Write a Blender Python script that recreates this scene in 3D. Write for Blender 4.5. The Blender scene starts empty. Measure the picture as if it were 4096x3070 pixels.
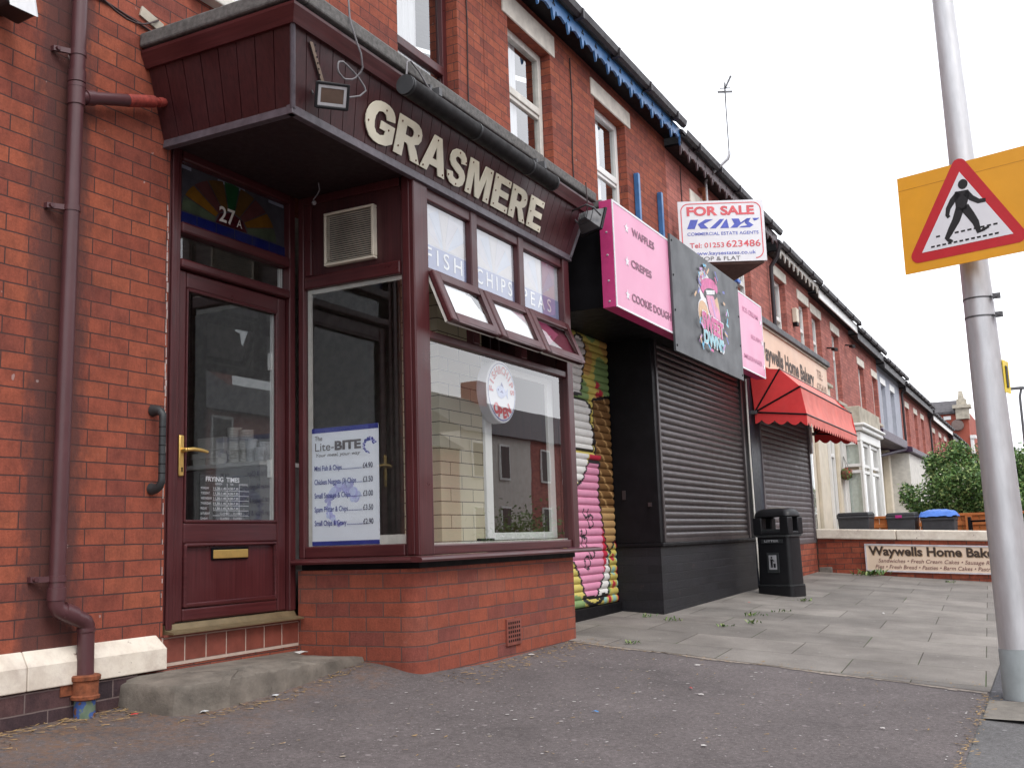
import bpy, bmesh, math, random
from mathutils import Vector, Matrix
R = math.radians
random.seed(7)
sc = bpy.context.scene
COL = sc.collection

# ------------------------------------------------------------------ camera
cam = bpy.data.cameras.new('camera')
camo = bpy.data.objects.new('camera', cam); COL.objects.link(camo)
def cam_axes(yaw, pitch, roll):
    cy, sy, cp, sp, cr, sr = math.cos(yaw), math.sin(yaw), math.cos(pitch), math.sin(pitch), math.cos(roll), math.sin(roll)
    f = Vector((sy*cp, cy*cp, sp)); r = Vector((cy, -sy, 0)); u = r.cross(f)
    return cr*r+sr*u, -sr*r+cr*u, f
r_, u_, f_ = cam_axes(R(62.7319), R(8.5263), R(-1.8927))
camo.matrix_world = Matrix(((r_.x, u_.x, -f_.x, 0), (r_.y, u_.y, -f_.y, -3.894), (r_.z, u_.z, -f_.z, .7), (0, 0, 0, 1)))
cam.sensor_width = 36; cam.lens = 36*4159.145/4096
cam.clip_start = .05; cam.clip_end = 2000
sc.camera = camo
# ------------------------------------------------------------------ world: bright overcast sky
SUN_EL, SUN_AZ = R(52), R(205)          # azimuth: compass-like, from +y clockwise
w = bpy.data.worlds.new('World'); sc.world = w; w.use_nodes = True
nt = w.node_tree; N = nt.nodes; L = nt.links; N.clear()
sky = N.new('ShaderNodeTexSky'); sky.sky_type = 'NISHITA'; sky.sun_disc = False
sky.sun_elevation = SUN_EL; sky.sun_rotation = SUN_AZ
tc = N.new('ShaderNodeTexCoord'); mp = N.new('ShaderNodeMapping'); mp.inputs['Scale'].default_value = (1, 1, 2.6)
no = N.new('ShaderNodeTexNoise'); no.inputs['Scale'].default_value = 1.7; no.inputs['Detail'].default_value = 5
cr = N.new('ShaderNodeValToRGB')
cr.color_ramp.elements[0].position = .3; cr.color_ramp.elements[0].color = (.80, .80, .80, 1)
cr.color_ramp.elements[1].position = .62; cr.color_ramp.elements[1].color = (1, 1, 1, 1)
mx = N.new('ShaderNodeMix'); mx.data_type = 'RGBA'
mx.inputs['B'].default_value = (9.0, 9.1, 9.5, 1)
bg = N.new('ShaderNodeBackground'); bg.inputs['Strength'].default_value = .12
out = N.new('ShaderNodeOutputWorld')
L.new(tc.outputs['Generated'], mp.inputs['Vector']); L.new(mp.outputs['Vector'], no.inputs['Vector'])
L.new(no.outputs['Fac'], cr.inputs['Fac']); L.new(cr.outputs['Color'], mx.inputs['Factor'])
L.new(sky.outputs['Color'], mx.inputs['A']); L.new(mx.outputs['Result'], bg.inputs['Color']); L.new(bg.outputs['Background'], out.inputs['Surface'])
# ------------------------------------------------------------------ sun (soft, through cloud)
sl = bpy.data.lights.new('sun', 'SUN'); sl.energy = 1.0; sl.angle = R(25); sl.color = (1, .96, .9)
so = bpy.data.objects.new('sun', sl); COL.objects.link(so)
sd = Vector((math.sin(SUN_AZ)*math.cos(SUN_EL), math.cos(SUN_AZ)*math.cos(SUN_EL), math.sin(SUN_EL)))
so.rotation_euler = sd.to_track_quat('Z', 'Y').to_euler(); so.location = (0, -10, 20)
vs = sc.view_settings; vs.view_transform = 'Standard'; vs.look = 'None'; vs.gamma = 1; vs.use_curve_mapping = False
vs.exposure = .78

# ================================================================== helpers
def newmat(name):
    m = bpy.data.materials.new(name); m.use_nodes = True
    t = m.node_tree; t.nodes.clear()
    o = t.nodes.new('ShaderNodeOutputMaterial'); p = t.nodes.new('ShaderNodeBsdfPrincipled')
    t.links.new(p.outputs[0], o.inputs[0])
    return m, t, p, o
def node(t, kind, **k):
    n = t.nodes.new(kind)
    for a, b in k.items():
        if a.startswith('i_'): n.inputs[a[2:].replace('_', ' ')].default_value = b
        else: setattr(n, a, b)
    return n
def ramp(t, fac, stops):
    r = t.nodes.new('ShaderNodeValToRGB'); e = r.color_ramp.elements
    while len(e) < len(stops): e.new(.5)
    for k, (p, c) in enumerate(stops):
        e[k].position = p; e[k].color = (*c, 1) if len(c) == 3 else c
    t.links.new(fac, r.inputs['Fac']); return r.outputs['Color']
def mixc(t, a, b, fac, mode='MIX'):
    n = t.nodes.new('ShaderNodeMix'); n.data_type = 'RGBA'; n.blend_type = mode
    for key, v in (('A', a), ('B', b), ('Factor', fac)):
        if isinstance(v, (int, float)): n.inputs[key].default_value = v
        elif isinstance(v, tuple): n.inputs[key].default_value = (*v, 1) if len(v) == 3 else v
        else: t.links.new(v, n.inputs[key])
    return n.outputs['Result']
def noise(t, scale, detail=4, rough=.55, vec=None, stretch=None):
    n = node(t, 'ShaderNodeTexNoise', i_Scale=scale, i_Detail=detail, i_Roughness=rough)
    if vec is None:
        vec = t.nodes.new('ShaderNodeTexCoord').outputs['Object']
    if stretch:
        m = node(t, 'ShaderNodeMapping'); m.inputs['Scale'].default_value = stretch
        t.links.new(vec, m.inputs['Vector']); vec = m.outputs['Vector']
    t.links.new(vec, n.inputs['Vector']); return n.outputs['Fac']
def bump(t, p, h, strength, dist=.01):
    b = node(t, 'ShaderNodeBump', i_Strength=strength, i_Distance=dist)
    t.links.new(h, b.inputs['Height']); t.links.new(b.outputs['Normal'], p.inputs['Normal'])
def plain(name, c, rough=.6, metal=0, var=.18, scale=14, bmp=.15, bscale=60, stretch=None, spec=.5, fine=.0):
    m, t, p, o = newmat(name)
    n = noise(t, scale, 5, .6, stretch=stretch)
    lo = tuple(x*(1-var) for x in c); hi = tuple(min(1, x*(1+var)) for x in c)
    col = ramp(t, n, [(.3, lo), (.7, hi)])
    t.links.new(col, p.inputs['Base Color'])
    p.inputs['Metallic'].default_value = metal
    p.inputs['Specular IOR Level'].default_value = spec
    rn = ramp(t, noise(t, scale*1.7, 4), [(.3, (rough*.85,)*3), (.7, (min(1, rough*1.15),)*3)])
    t.links.new(rn, p.inputs['Roughness'])
    if bmp: bump(t, p, noise(t, bscale, 3), bmp, .004)
    return m
def grain(name, dark, light, rough=.34, along='z'):
    m, t, p, o = newmat(name)
    st = {'z': (70, 70, 2.2), 'x': (2.2, 2.2, 70)}[along]
    n = noise(t, 1.0, 6, .65, stretch=st)
    col = ramp(t, n, [(.28, dark), (.5, tuple((a+b)/2 for a, b in zip(dark, light))), (.75, light)])
    big = noise(t, 2.5, 3)
    col = mixc(t, col, ramp(t, big, [(.3, (.8, .8, .8)), (.7, (1.1, 1.1, 1.1))]), 1.0, 'MULTIPLY')
    t.links.new(col, p.inputs['Base Color'])
    rn = ramp(t, noise(t, 5, 4), [(.3, (rough*.8,)*3), (.7, (rough*1.35,)*3)])
    t.links.new(rn, p.inputs['Roughness'])
    bump(t, p, n, .12, .002)
    return m
def brick(name, stops, mortar, bw=.228, rh=.075, ms=.0035, zoff=0, xoff=0, rough=.85, stain=None, soot=.35, bstr=.45, along='xy', extra=None):
    m, t, p, o = newmat(name)
    tcn = t.nodes.new('ShaderNodeTexCoord'); sp = t.nodes.new('ShaderNodeSeparateXYZ'); t.links.new(tcn.outputs['Object'], sp.inputs[0])
    ad = node(t, 'ShaderNodeMath', operation='ADD'); t.links.new(sp.outputs['X'], ad.inputs[0]); t.links.new(sp.outputs['Y'], ad.inputs[1])
    ax = node(t, 'ShaderNodeMath', operation='ADD'); t.links.new(ad.outputs[0], ax.inputs[0]); ax.inputs[1].default_value = xoff
    az = node(t, 'ShaderNodeMath', operation='ADD'); t.links.new(sp.outputs['Z'], az.inputs[0]); az.inputs[1].default_value = zoff
    wob = node(t, 'ShaderNodeTexNoise', i_Scale=7.0, i_Detail=3.0); t.links.new(tcn.outputs['Object'], wob.inputs['Vector'])
    wm = node(t, 'ShaderNodeMath', operation='MULTIPLY_ADD'); t.links.new(wob.outputs['Fac'], wm.inputs[0]); wm.inputs[1].default_value = .008; t.links.new(az.outputs[0], wm.inputs[2])
    cb = t.nodes.new('ShaderNodeCombineXYZ'); t.links.new(ax.outputs[0], cb.inputs['X']); t.links.new(wm.outputs[0], cb.inputs['Y'])
    b = node(t, 'ShaderNodeTexBrick', i_Scale=1.0, i_Mortar_Size=ms, i_Mortar_Smooth=.25, i_Bias=0.0, i_Brick_Width=bw, i_Row_Height=rh)
    b.inputs['Color1'].default_value = (0, 0, 0, 1); b.inputs['Color2'].default_value = (1, 1, 1, 1); b.inputs['Mortar'].default_value = (.5, .5, .5, 1)
    t.links.new(cb.outputs[0], b.inputs['Vector'])
    col = ramp(t, b.outputs['Color'], stops)
    fine = noise(t, 90, 5, .7); mid = noise(t, 11, 5, .65); big = noise(t, 1.6, 4, .6)
    col = mixc(t, col, ramp(t, fine, [(.25, (.8, .8, .8)), (.7, (1.12, 1.12, 1.12))]), 1.0, 'MULTIPLY')
    col = mixc(t, col, ramp(t, mid, [(.3, (1-soot, 1-soot*.9, 1-soot*.75)), (.6, (1.05, 1.05, 1.05))]), 1.0, 'MULTIPLY')
    col = mixc(t, col, ramp(t, big, [(.3, (.86, .86, .9)), (.65, (1.06, 1.05, 1.0))]), 1.0, 'MULTIPLY')
    wd = noise(t, 60, 6, .75, stretch=(1, 1, .25)); col = mixc(t, col, ramp(t, wd, [(.3, (.82, .82, .84)), (.66, (1.1, 1.1, 1.08))]), 1.0, 'MULTIPLY')
    bl = noise(t, 9, 6, .75); col = mixc(t, col, (.30, .17, .14), mixc(t, (0, 0, 0), ramp(t, bl, [(.62, (0, 0, 0)), (.78, (1, 1, 1))]), .45))
    if extra: col = extra(t, col, tcn, sp)
    mcol = mixc(t, mortar, tuple(x*1.7 for x in mortar), noise(t, 25, 3))
    col = mixc(t, col, mcol, b.outputs['Fac'])
    t.links.new(col, p.inputs['Base Color']); p.inputs['Roughness'].default_value = rough; p.inputs['Specular IOR Level'].default_value = .3
    inv = node(t, 'ShaderNodeMath', operation='MULTIPLY_ADD'); t.links.new(b.outputs['Fac'], inv.inputs[0]); inv.inputs[1].default_value = -1.0
    t.links.new(fine, inv.inputs[2]); bump(t, p, inv.outputs[0], bstr, .006)
    return m
def glassmat(name, tint=(.93, .95, .95), boost=3.0):
    m = bpy.data.materials.new(name); m.use_nodes = True; t = m.node_tree; t.nodes.clear()
    o = t.nodes.new('ShaderNodeOutputMaterial')
    tr = node(t, 'ShaderNodeBsdfTransparent'); tr.inputs[0].default_value = (*tint, 1)
    gl = node(t, 'ShaderNodeBsdfGlossy'); gl.inputs['Roughness'].default_value = .0
    wv = node(t, 'ShaderNodeBump', i_Strength=.02, i_Distance=.01)
    t.links.new(noise(t, 3.0, 1), wv.inputs['Height']); t.links.new(wv.outputs[0], gl.inputs['Normal'])
    fr = node(t, 'ShaderNodeFresnel', i_IOR=1.5)      # same reflectance whichever way the sheet's normal points
    ge = node(t, 'ShaderNodeNewGeometry'); io = node(t, 'ShaderNodeMath', operation='MULTIPLY_ADD'); t.links.new(ge.outputs['Backfacing'], io.inputs[0]); io.inputs[1].default_value = -.83333; io.inputs[2].default_value = 1.5; t.links.new(io.outputs[0], fr.inputs['IOR'])
    om = node(t, 'ShaderNodeMath', operation='SUBTRACT', use_clamp=True); om.inputs[0].default_value = 1.0; t.links.new(fr.outputs[0], om.inputs[1])
    pw = node(t, 'ShaderNodeMath', operation='POWER'); t.links.new(om.outputs[0], pw.inputs[0]); pw.inputs[1].default_value = boost     # sealed double glazing: four surfaces
    mu = node(t, 'ShaderNodeMath', operation='SUBTRACT', use_clamp=True); mu.inputs[0].default_value = 1.0; t.links.new(pw.outputs[0], mu.inputs[1])
    mxs = node(t, 'ShaderNodeMixShader'); t.links.new(mu.outputs[0], mxs.inputs[0]); t.links.new(tr.outputs[0], mxs.inputs[1]); t.links.new(gl.outputs[0], mxs.inputs[2])
    t.links.new(mxs.outputs[0], o.inputs[0])
    return m

class MB:
    def __init__(s): s.v = []; s.f = []; s.m = []; s.cur = 0
    def add(s, vs, fs):
        o = len(s.v); s.v += [tuple(v) for v in vs]
        s.f += [tuple(i+o for i in f) for f in fs]; s.m += [s.cur]*len(fs); return s
    def hexa(s, p):   # p: 4 bottom + 4 top
        return s.add(p, [(0, 3, 2, 1), (4, 5, 6, 7), (0, 1, 5, 4), (1, 2, 6, 5), (2, 3, 7, 6), (3, 0, 4, 7)])
    def box(s, x0, x1, y0, y1, z0, z1):
        return s.hexa([(x0, y0, z0), (x1, y0, z0), (x1, y1, z0), (x0, y1, z0), (x0, y0, z1), (x1, y0, z1), (x1, y1, z1), (x0, y1, z1)])
    def obox(s, c, ax, ay, az, hx, hy, hz):
        c, ax, ay, az = Vector(c), Vector(ax).normalized(), Vector(ay).normalized(), Vector(az).normalized()
        return s.hexa([c+ax*(hx*i)+ay*(hy*j)+az*(hz*k) for k in (-1, 1) for i, j in ((-1, -1), (1, -1), (1, 1), (-1, 1))])
    def prism(s, poly, d):   # 3-D polygon extruded by vector d
        n = len(poly); d = Vector(d); a = [Vector(p) for p in poly]; b = [p+d for p in a]
        fs = [tuple(range(n))[::-1], tuple(range(n, 2*n))]+[(i, (i+1) % n, n+(i+1) % n, n+i) for i in range(n)]
        return s.add(a+b, fs)
    def poly(s, pts): return s.add(pts, [tuple(range(len(pts)))])
    def tube(s, pts, r, n=10, caps=True):
        pts = [Vector(p) for p in pts]; rs = r if isinstance(r, (list, tuple)) else [r]*len(pts)
        rings = []; up = None
        for i, p in enumerate(pts):
            if i == 0: d = pts[1]-pts[0]
            elif i == len(pts)-1: d = pts[-1]-pts[-2]
            else: d = (pts[i+1]-p).normalized()+(p-pts[i-1]).normalized()
            d.normalize()
            if up is None:
                up = Vector((0, 0, 1)) if abs(d.z) < .9 else Vector((1, 0, 0))
            a = d.cross(up)
            if a.length < 1e-4: a = d.cross(Vector((0, 1, 0)))
            a.normalize(); b = a.cross(d); up = b.cross(d)*0+b
            rings.append([p+(a*math.cos(2*math.pi*k/n)+b*math.sin(2*math.pi*k/n))*rs[i] for k in range(n)])
        vs = [v for q in rings for v in q]; fs = []
        for i in range(len(rings)-1):
            for k in range(n): fs.append((i*n+k, i*n+(k+1) % n, (i+1)*n+(k+1) % n, (i+1)*n+k))
        if caps: fs += [tuple(range(n))[::-1], tuple(range((len(rings)-1)*n, len(rings)*n))]
        return s.add(vs, fs)
    def lathe(s, prof, c, n=24, axis=(0, 0, 1)):
        az = Vector(axis).normalized(); ax = Vector((1, 0, 0)) if abs(az.x) < .9 else Vector((0, 1, 0))
        ax = (ax-az*ax.dot(az)).normalized(); ay = az.cross(ax); c = Vector(c); vs = []; fs = []
        for r, h in prof: vs += [c+az*h+(ax*math.cos(2*math.pi*k/n)+ay*math.sin(2*math.pi*k/n))*r for k in range(n)]
        for i in range(len(prof)-1):
            for k in range(n): fs.append((i*n+k, i*n+(k+1) % n, (i+1)*n+(k+1) % n, (i+1)*n+k))
        fs += [tuple(range(n))[::-1], tuple(range((len(prof)-1)*n, len(prof)*n))]
        return s.add(vs, fs)
    def ball(s, c, r, n=8, sq=(1, 1, 1)):
        c = Vector(c); pr = [(math.sin(math.pi*i/n)*r+1e-5, -math.cos(math.pi*i/n)*r) for i in range(n+1)]
        o = len(s.v); s.lathe(pr, (0, 0, 0), n*2)
        s.v[o:] = [(c.x+a*sq[0], c.y+b*sq[1], c.z+d*sq[2]) for a, b, d in s.v[o:]]; return s
    def wall(s, x0, x1, z0, z1, y0, y1, holes=()):   # wall in the xz plane with rectangular holes
        xs = sorted({x0, x1}|{h[0] for h in holes}|{h[1] for h in holes}); zs = sorted({z0, z1}|{h[2] for h in holes}|{h[3] for h in holes})
        xs = [x for x in xs if x0-1e-6 <= x <= x1+1e-6]; zs = [z for z in zs if z0-1e-6 <= z <= z1+1e-6]
        def solid(i, j):
            if i < 0 or j < 0 or i >= len(xs)-1 or j >= len(zs)-1: return False
            cx, cz = (xs[i]+xs[i+1])/2, (zs[j]+zs[j+1])/2
            return not any(h[0] < cx < h[1] and h[2] < cz < h[3] for h in holes)
        for i in range(len(xs)-1):
            for j in range(len(zs)-1):
                if not solid(i, j): continue
                a, b, c, d = xs[i], xs[i+1], zs[j], zs[j+1]
                s.poly([(a, y0, c), (b, y0, c), (b, y0, d), (a, y0, d)]); s.poly([(b, y1, c), (a, y1, c), (a, y1, d), (b, y1, d)])
                if not solid(i-1, j): s.poly([(a, y1, c), (a, y0, c), (a, y0, d), (a, y1, d)])
                if not solid(i+1, j): s.poly([(b, y0, c), (b, y1, c), (b, y1, d), (b, y0, d)])
                if not solid(i, j-1): s.poly([(a, y1, c), (b, y1, c), (b, y0, c), (a, y0, c)])
                if not solid(i, j+1): s.poly([(a, y0, d), (b, y0, d), (b, y1, d), (a, y1, d)])
        return s
    def frame(s, x0, x1, z0, z1, y0, y1, wd, wb=None, wt=None):   # rectangular frame, butted corners
        wb = wd if wb is None else wb; wt = wd if wt is None else wt
        s.box(x0, x0+wd, y0, y1, z0, z1); s.box(x1-wd, x1, y0, y1, z0, z1)
        s.box(x0+wd, x1-wd, y0, y1, z0, z0+wb); s.box(x0+wd, x1-wd, y0, y1, z1-wt, z1); return s
    def map(s, fn):
        s.v = [tuple(fn(Vector(v))) for v in s.v]; return s
    def each(s, name, mats, parent=None, **k):   # every loose piece becomes a part of its own
        up = list(range(len(s.v)))
        def find(a):
            while up[a] != a: up[a] = up[up[a]]; a = up[a]
            return a
        for f in s.f:
            for i in f[1:]: up[find(i)] = find(f[0])
        g = {}
        for f, m in zip(s.f, s.m): g.setdefault(find(f[0]), []).append((f, m))
        out = []
        for fs in g.values():
            q = MB(); ids = sorted({i for f, _ in fs for i in f}); mp = {a: n for n, a in enumerate(ids)}
            q.v = [s.v[i] for i in ids]; q.f = [tuple(mp[i] for i in f) for f, _ in fs]; q.m = [m for _, m in fs]
            out.append(q.build(name, mats, parent, **k))
        return out
    def build(s, name, mats, parent=None, bevel=0, smooth=None, recalc=True):
        me = bpy.data.meshes.new(name); me.from_pydata(s.v, [], s.f)
        mats = mats if isinstance(mats, (list, tuple)) else [mats]
        for m in mats: me.materials.append(m)
        me.polygons.foreach_set('material_index', s.m)
        if recalc:
            b = bmesh.new(); b.from_mesh(me)
            bmesh.ops.remove_doubles(b, verts=b.verts, dist=1e-5)
            bmesh.ops.recalc_face_normals(b, faces=b.faces); b.to_mesh(me); b.free()
        if smooth:
            me.polygons.foreach_set('use_smooth', [True]*len(me.polygons)); me.set_sharp_from_angle(angle=R(smooth))
        me.update()
        o = bpy.data.objects.new(name, me); COL.objects.link(o)
        if parent:
            o.parent = parent
            if parent.type == 'EMPTY': o.matrix_parent_inverse = Matrix.Translation(-wloc(parent))
        if bevel:
            bv = o.modifiers.new('bevel', 'BEVEL'); bv.width = bevel; bv.segments = 2; bv.limit_method = 'ANGLE'; bv.angle_limit = R(40)
            bv.harden_normals = False
        return o
def wloc(o):
    l = Vector((0, 0, 0))
    while o:
        if o.type == 'EMPTY': l += Vector(o.location)
        o = o.parent
    return l
def tag(o, label, cat, group=None, kind=None):
    o['label'] = label; o['category'] = cat
    if group: o['group'] = group
    if kind: o['kind'] = kind
    return o
def thing(name, label, cat, loc=(0, 0, 0), group=None):
    o = bpy.data.objects.new(name, None); COL.objects.link(o); o.location = loc; o.empty_display_size = .1
    return tag(o, label, cat, group)
def struct(o): o['kind'] = 'structure'; return o
def dup(root, loc, label=None, group=None):
    r = root.copy(); COL.objects.link(r); r.location = loc
    if label: r['label'] = label
    if group: r['group'] = group
    for ch in list(root.children):
        c = ch.copy(); COL.objects.link(c); c.parent = r
        for g in list(ch.children):
            d = g.copy(); COL.objects.link(d); d.parent = c
    return r
_cache = {}
def text(mb, s, o, X, Y, cap, width=None, bold=0, shear=0, align='L', lift=.003, depth=0, space=1.0, xs=1.0):
    """letters as flat (or solid) geometry: o = baseline start, X / Y = reading and up directions"""
    key = (s, bold, shear, depth > 0, space)
    if key not in _cache:
        cu = bpy.data.curves.new('t', 'FONT'); cu.body = s; cu.size = 1; cu.offset = bold; cu.shear = shear; cu.resolution_u = 4
        cu.space_character = space
        if depth: cu.extrude = .5
        ob = bpy.data.objects.new('t', cu); me = ob.to_mesh()
        _cache[key] = ([v.co.copy() for v in me.vertices], [tuple(p.vertices) for p in me.polygons])
        ob.to_mesh_clear(); bpy.data.objects.remove(ob); bpy.data.curves.remove(cu)
    vs, fs = _cache[key]
    X, Y = Vector(X).normalized(), Vector(Y).normalized(); Nn = X.cross(Y).normalized(); o = Vector(o)
    k = cap/.715; x0 = min(v.x for v in vs); x1 = max(v.x for v in vs); kx = k*xs
    if width: kx = width/(x1-x0)
    off = {'L': -x0*kx, 'C': -(x0+x1)/2*kx, 'R': -x1*kx}[align]
    return mb.add([o+X*(v.x*kx+off)+Y*(v.y*k)+Nn*(lift+(v.z+.5 if depth else 0)*depth) for v in vs], fs)
GLY = {
 'E': [[(0, 0), (1, 0), (1, .20), (.38, .20), (.38, .41), (.93, .41), (.93, .60), (.38, .60), (.38, .80), (.98, .80), (.98, 1), (0, 1)]],
 'M': [[(0, 0), (.23, 0), (.23, .68), (.41, 0), (.59, 0), (.77, .68), (.77, 0), (1, 0), (1, 1), (.66, 1), (.5, .42), (.34, 1), (0, 1)]],
 'A': [[(0, 0), (.27, 0), (.34, .19), (.66, .19), (.73, 0), (1, 0), (.65, 1), (.35, 1)], [(.41, .38), (.59, .38), (.5, .72)]],
 'R': [[(0, 0), (.31, 0), (.31, .38), (.39, .38), (.47, .33), (.66, 0), (1, 0), (.80, .32), (.69, .43), (.84, .50), (.92, .62), (.92, .78), (.85, .91), (.73, .98), (.58, 1), (0, 1)], [(.31, .57), (.50, .57), (.59, .61), (.62, .69), (.59, .77), (.50, .81), (.31, .81)]],
 'S': [[(.96, .70), (.68, .67), (.62, .78), (.48, .81), (.36, .78), (.32, .72), (.38, .66), (.60, .60), (.85, .51), (.97, .40), (1, .28), (.93, .12), (.76, .02), (.50, -.02), (.24, .02), (.07, .13), (0, .31), (.30, .34), (.36, .22), (.52, .18), (.66, .21), (.70, .28), (.64, .34), (.42, .40), (.18, .49), (.06, .60), (.04, .73), (.12, .89), (.30, .99), (.50, 1.02), (.74, .99), (.89, .88)]],
 'G': [[(.98, .68), (.70, .64), (.64, .75), (.52, .79), (.38, .74), (.31, .60), (.30, .48), (.33, .32), (.42, .22), (.55, .20), (.70, .26), (.70, .36), (.52, .36), (.52, .56), (1, .56), (1, .14), (.80, .02), (.55, -.02), (.38, -.005), (.22, .06), (.09, .20), (.02, .34), (0, .48), (.02, .63), (.07, .76), (.15, .87), (.25, .95), (.38, 1.005), (.53, 1.02), (.68, 1.01), (.80, .97), (.88, .91), (.94, .83)]]}
def glyph(mb, ch, o, X, Y, h, wd, depth):
    cu = bpy.data.curves.new('g', 'CURVE'); cu.dimensions = '2D'; cu.fill_mode = 'BOTH'; cu.extrude = .5
    for lp in GLY[ch]:
        s = cu.splines.new('POLY'); s.points.add(len(lp)-1); s.use_cyclic_u = True
        for q, (x, y) in zip(s.points, lp): q.co = (x*wd, y*h, 0, 1)
    ob = bpy.data.objects.new('g', cu); me = ob.to_mesh(); Nn = Vector(X).cross(Vector(Y)).normalized()
    mb.add([Vector(o)+Vector(X)*v.co.x+Vector(Y)*v.co.y+Nn*((v.co.z+.5)*depth+.004) for v in me.vertices], [tuple(f.vertices) for f in me.polygons])
    ob.to_mesh_clear(); bpy.data.objects.remove(ob); bpy.data.curves.remove(cu)
def gz(x, y):
    a = .014*(min(max(x, -12), 18)-7)-.02*min(max(0, x-22), 45)
    b = .075*(min(max(y, -4.2), .5)+.8)
    m = .075*math.exp(-((x-4.85)/.50)**2-((y+.50)/.34)**2)      # the tarmac is banked up in the corner by the step
    return a+b+m

# ================================================================== materials
M = {}
BR = [(0, (.215, .060, .043)), (.12, (.255, .066, .044)), (.35, (.29, .075, .046)), (.65, (.318, .083, .048)), (.88, (.35, .096, .052)), (1, (.27, .073, .049))]
def sootx(t, col, tcn, sp):      # soot and limescale that has run down beside the old drainpipe
    a = node(t, 'ShaderNodeMath', operation='SUBTRACT'); t.links.new(sp.outputs['X'], a.inputs[0]); a.inputs[1].default_value = 3.13
    b = node(t, 'ShaderNodeMath', operation='ABSOLUTE'); t.links.new(a.outputs[0], b.inputs[0])
    n = noise(t, 5, 4, .7, stretch=(3, 3, 1.0))
    c = node(t, 'ShaderNodeMath', operation='MULTIPLY_ADD'); t.links.new(n, c.inputs[0]); c.inputs[1].default_value = -.22; t.links.new(b.outputs[0], c.inputs[2])
    f = ramp(t, c.outputs[0], [(0, (.75, .75, .75)), (.07, (0, 0, 0))])
    col = mixc(t, col, (.07, .035, .035), f)
    # flecks of old white paint
    v = noise(t, 16, 2, .5, stretch=(1, 1, .7)); g = ramp(t, v, [(.73, (0, 0, 0)), (.75, (1, 1, 1))])
    return mixc(t, col, (.45, .36, .34), mixc(t, (0, 0, 0), g, .5))
M['brick'] = brick('red_brick', BR, (.050, .026, .024), zoff=.0075, extra=sootx)
M['brick_bay'] = brick('red_brick_bay', [(0, (.20, .062, .052)), (.2, (.265, .068, .043)), (.7, (.31, .080, .045)), (1, (.285, .088, .058))], (.085, .048, .042), zoff=.0, rh=.078, ms=.004, soot=.2, bstr=.6)
M['brick_row'] = brick('terrace_brick', [(0, (.32, .11, .09)), (.5, (.42, .14, .11)), (1, (.48, .17, .135))], (.10, .05, .045), zoff=.0075, soot=.25)  # made paler and pinker: lens flare is put into this colour
M['brick_blue'] = brick('blue_brick', [(0, (.05, .032, .036)), (.5, (.075, .043, .047)), (1, (.11, .055, .053))], (.12, .09, .085), zoff=.02, rh=.08, soot=.4)
M['brick_garden'] = brick('garden_brick', [(0, (.22, .05, .03)), (.5, (.33, .08, .045)), (1, (.40, .11, .06))], (.06, .035, .03), ms=.005)
M['brick_black'] = brick('black_painted_brick', [(0, (.011, .011, .014)), (1, (.018, .018, .023))], (.010, .010, .013), ms=.004, rough=.5, soot=.2, bstr=.8)
M['pvc'] = grain('rosewood_pvc', (.045, .009, .011), (.10, .022, .024))
M['pvc_h'] = grain('rosewood_pvc_level', (.045, .009, .011), (.10, .022, .024), along='x')
M['pvc_dark'] = grain('rosewood_board', (.03, .008, .010), (.075, .018, .020), rough=.42)
M['trim'] = plain('grey_plastic_trim', (.10, .085, .10), .4, var=.3, scale=20)
M['soffit'] = plain('dark_soffit', (.022, .009, .010), .6)
M['pipe'] = plain('brown_plastic', (.085, .032, .036), .38, var=.12, scale=6, bmp=.05)
M['pipe_red'] = plain('red_primer_pipe', (.26, .04, .03), .6, var=.4, scale=40)
M['rust'] = plain('rusty_iron', (.20, .06, .025), .9, var=.5, scale=30, bmp=.6)
M['black'] = plain('black_paint', (.008, .0075, .009), .5, var=.3, scale=8, bmp=.2, bscale=20, spec=.12)
M['blackplastic'] = plain('black_plastic', (.011, .011, .013), .45, var=.2, scale=9, spec=.35)
M['greyplastic'] = plain('grey_black_rubber', (.03, .033, .035), .5)
M['white'] = plain('white_pvc', (.78, .78, .76), .4, var=.05, scale=4, bmp=.05)
M['offwhite'] = plain('weathered_white', (.62, .60, .55), .6, var=.15, scale=9)
M['cream'] = plain('cream_paint', (.66, .60, .49), .65, var=.10, scale=5, bmp=.3, bscale=30)
M['stone'] = plain('weathered_stone', (.42, .38, .31), .9, var=.3, scale=5, bmp=.5, bscale=40)
M['lintel'] = plain('painted_lintel', (.68, .63, .55), .8, var=.2, scale=6, bmp=.4, bscale=30)
M['coping'] = plain('felt_coping', (.13, .125, .12), .95, var=.35, scale=40, bmp=.7, bscale=220)
M['lead'] = plain('lead_sheet', (.15, .145, .14), .7, var=.3, scale=14)
M['slate'] = plain('roof_slate', (.07, .065, .07), .8, var=.4, scale=8, bmp=.5, bscale=15)
M['gutter'] = plain('dark_gutter', (.025, .02, .024), .5, var=.3, scale=6)
M['blue'] = plain('blue_gloss_paint', (.05, .165, .38), .35, var=.25, scale=7)
M['purplebrown'] = plain('brown_eaves_paint', (.09, .055, .06), .5, var=.3, scale=7)
M['brass'] = plain('brass', (.74, .50, .16), .38, metal=.75, var=.1, scale=20, bmp=.05)
M['threshold'] = plain('gold_threshold', (.23, .175, .10), .5, metal=.5, var=.2, scale=12)
M['steel'] = plain('galvanised_steel', (.56, .56, .575), .46, metal=.5, var=.12, scale=7, bmp=.08, stretch=(3, 3, .6))
M['steel_dark'] = plain('dull_steel', (.13, .13, .135), .5, metal=.7)
M['postgrey'] = plain('grey_base_paint', (.34, .38, .39), .6, var=.1)
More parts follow.
